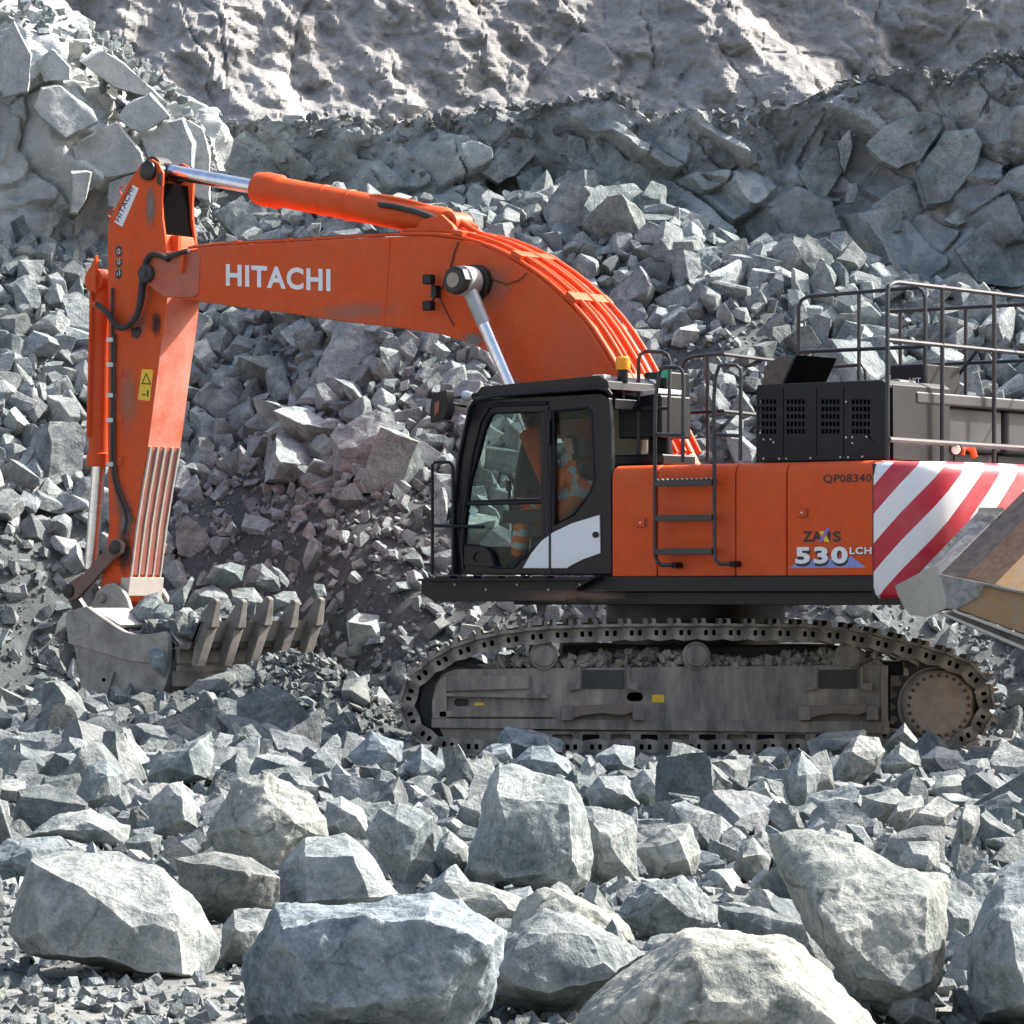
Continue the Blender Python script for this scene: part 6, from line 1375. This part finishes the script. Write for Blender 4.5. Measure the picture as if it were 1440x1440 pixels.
def scatter(name, data, protos, tints, parent=None, mat='rock_stuff', seed=1):
    """many fragments joined into one mesh"""
    rg = np.random.default_rng(seed); V, F, C, n0 = [], [], [], 0
    for (x, y, z, r), tn in zip(data, tints):
        v, f = protos[rg.integers(len(protos))]
        q = rg.normal(size=4); q /= np.linalg.norm(q); a, b, c, d = q
        R_ = np.array([[1 - 2 * (c * c + d * d), 2 * (b * c - a * d), 2 * (b * d + a * c)], [2 * (b * c + a * d), 1 - 2 * (b * b + d * d), 2 * (c * d - a * b)], [2 * (b * d - a * c), 2 * (c * d + a * b), 1 - 2 * (b * b + c * c)]])
        V.append((v * (r * 1.12 * rg.uniform(.85, 1.15, 3))) @ R_.T + (x, y, z)); F.append(f + n0); n0 += len(v)
        k = rg.random(); C.append(np.tile((tn * rg.uniform(.97, 1.02), tn, tn * rg.uniform(.98, 1.05), k), (len(v), 1)))
    V, F, C = np.concatenate(V), np.concatenate(F), np.concatenate(C)
    me = bpy.data.meshes.new(name); me.vertices.add(len(V)); me.vertices.foreach_set('co', V.astype(np.float32).ravel())
    me.loops.add(F.size); me.loops.foreach_set('vertex_index', F.ravel().astype(np.int32)); me.polygons.add(len(F)); me.polygons.foreach_set('loop_start', np.arange(0, F.size, 3, dtype=np.int32))
    me.polygons.foreach_set('use_smooth', np.zeros(len(F), bool)); me.update(calc_edges=True); me.materials.append(MATS[mat]); set_tint(me, C)
    o = obj(name, me, parent); o['kind'] = 'stuff'; return o
rest = np.setdiff1d(np.arange(len(allr)), np.array(pick)); D_ = allr[rest]
big = D_[:, 3] > .095
sm_t = lambda n: np.clip(RNG.normal(1.0, .16, n), .6, 1.4)
field_shade = np.where((np.array(zones)[rest] == 'field') & (D_[:, 1] > 21), .78, 1.0)  # field rubble darkened likewise, shade painted into its tint
scatter('rubble', D_[big], MID, sm_t(big.sum()) * field_shade[big]); sml = (~big) & (D_[:, 3] > .05); tin = D_[:, 3] <= .05
scatter('small_rubble', D_[sml], LOW, sm_t(sml.sum()) * field_shade[sml], seed=2); scatter('pebbles', D_[tin], TINY, sm_t(tin.sum()) * field_shade[tin], seed=8)
scatter('bucket_load', LOAD, LOW, sm_t(len(LOAD)) * .72, seed=9)
# fines: chips on the dug bank and the slopes, gravel in the foreground
n = 26000; c = on_pile(n * 2)[:n]; m_ = soil_mask(c); k = RNG.random(len(c)) < .45 + .55 * m_; c = c[k]; r = .012 + .035 * RNG.random(len(c)) ** 2.5
scatter('chippings', np.c_[c, H(c[:, 0], c[:, 1]) + r * .3, r], TINY, sm_t(len(c)) * .85, seed=3)
n = 2600; c = np.c_[RNG.normal(-2.3, .75, n), RNG.normal(41.4, .6, n)]; r = .012 + .06 * RNG.random(n) ** 3; scatter('dug_fines', np.c_[c, H(c[:, 0], c[:, 1]) + r * .3, r], TINY, sm_t(n) * .62, seed=12)
n = 20000; y = 12.5 + 12 * RNG.random(n) ** 1.6; x = RNG.uniform(-1, 1, n) * frustum_x(y, 1.3); r = .005 + .04 * RNG.random(n) ** 4.5; c = np.c_[x, y]
scatter('gravel', np.c_[c, H(x, y) + r * .35, r], TINY, sm_t(n) * .85, seed=4)
# crumbs along the crest of the bench and on its ledges
n = 900; x = RNG.uniform(-8, 8, n); rz = np.interp(x, np.linspace(-10, 10, 700), rimz); t_ = RNG.random(n) ** 1.8; z = rz + .03 - t_ ** 1.6 * .9; y = face_y(x) - .9 + .30 * (z - 3) - .05; r = .015 + .075 * RNG.random(n) ** 3
scatter('crest_rubble', np.c_[x, y, z, r], TINY, sm_t(n) * .62, seed=5)
n = 900; z = RNG.uniform(5.5, 10.5, n); e = RNG.random(n) ** 2 * 1.0; xx = np.interp(z, zc, xc) - e - .02; yy = 53.6 - 2.3 * (1 - np.exp(-e / 1.5)) + .16 * (z - 6) - .12; r = .02 + .10 * RNG.random(n) ** 3
scatter('outcrop_rubble', np.c_[xx, yy, z, r], TINY, sm_t(n), seed=6)
# dirt heaped on the near track frame
n = 2600; u = RNG.uniform(700, 1240, n); hgt = 22 * (.35 + .65 * np.abs(np.sin(u * .011 + 1)) ) * RNG.random(n); P_ = [T(a, 938 - b, 1.56 - .3 * RNG.random()) for a, b in zip(u, hgt)]
r = .012 + .05 * RNG.random(n) ** 3
tmpo = scatter('tmp', np.c_[np.array(P_), r], TINY, sm_t(n) * .72, mat='dirt_steel', seed=7); MUD.data = tmpo.data; bpy.data.objects.remove(tmpo)
print('rocks', len(allr), 'individual', len(pick) + len(BOULDERS), 'tris', sum(len(o.data.polygons) for o in bpy.data.objects if o.type == 'MESH'))
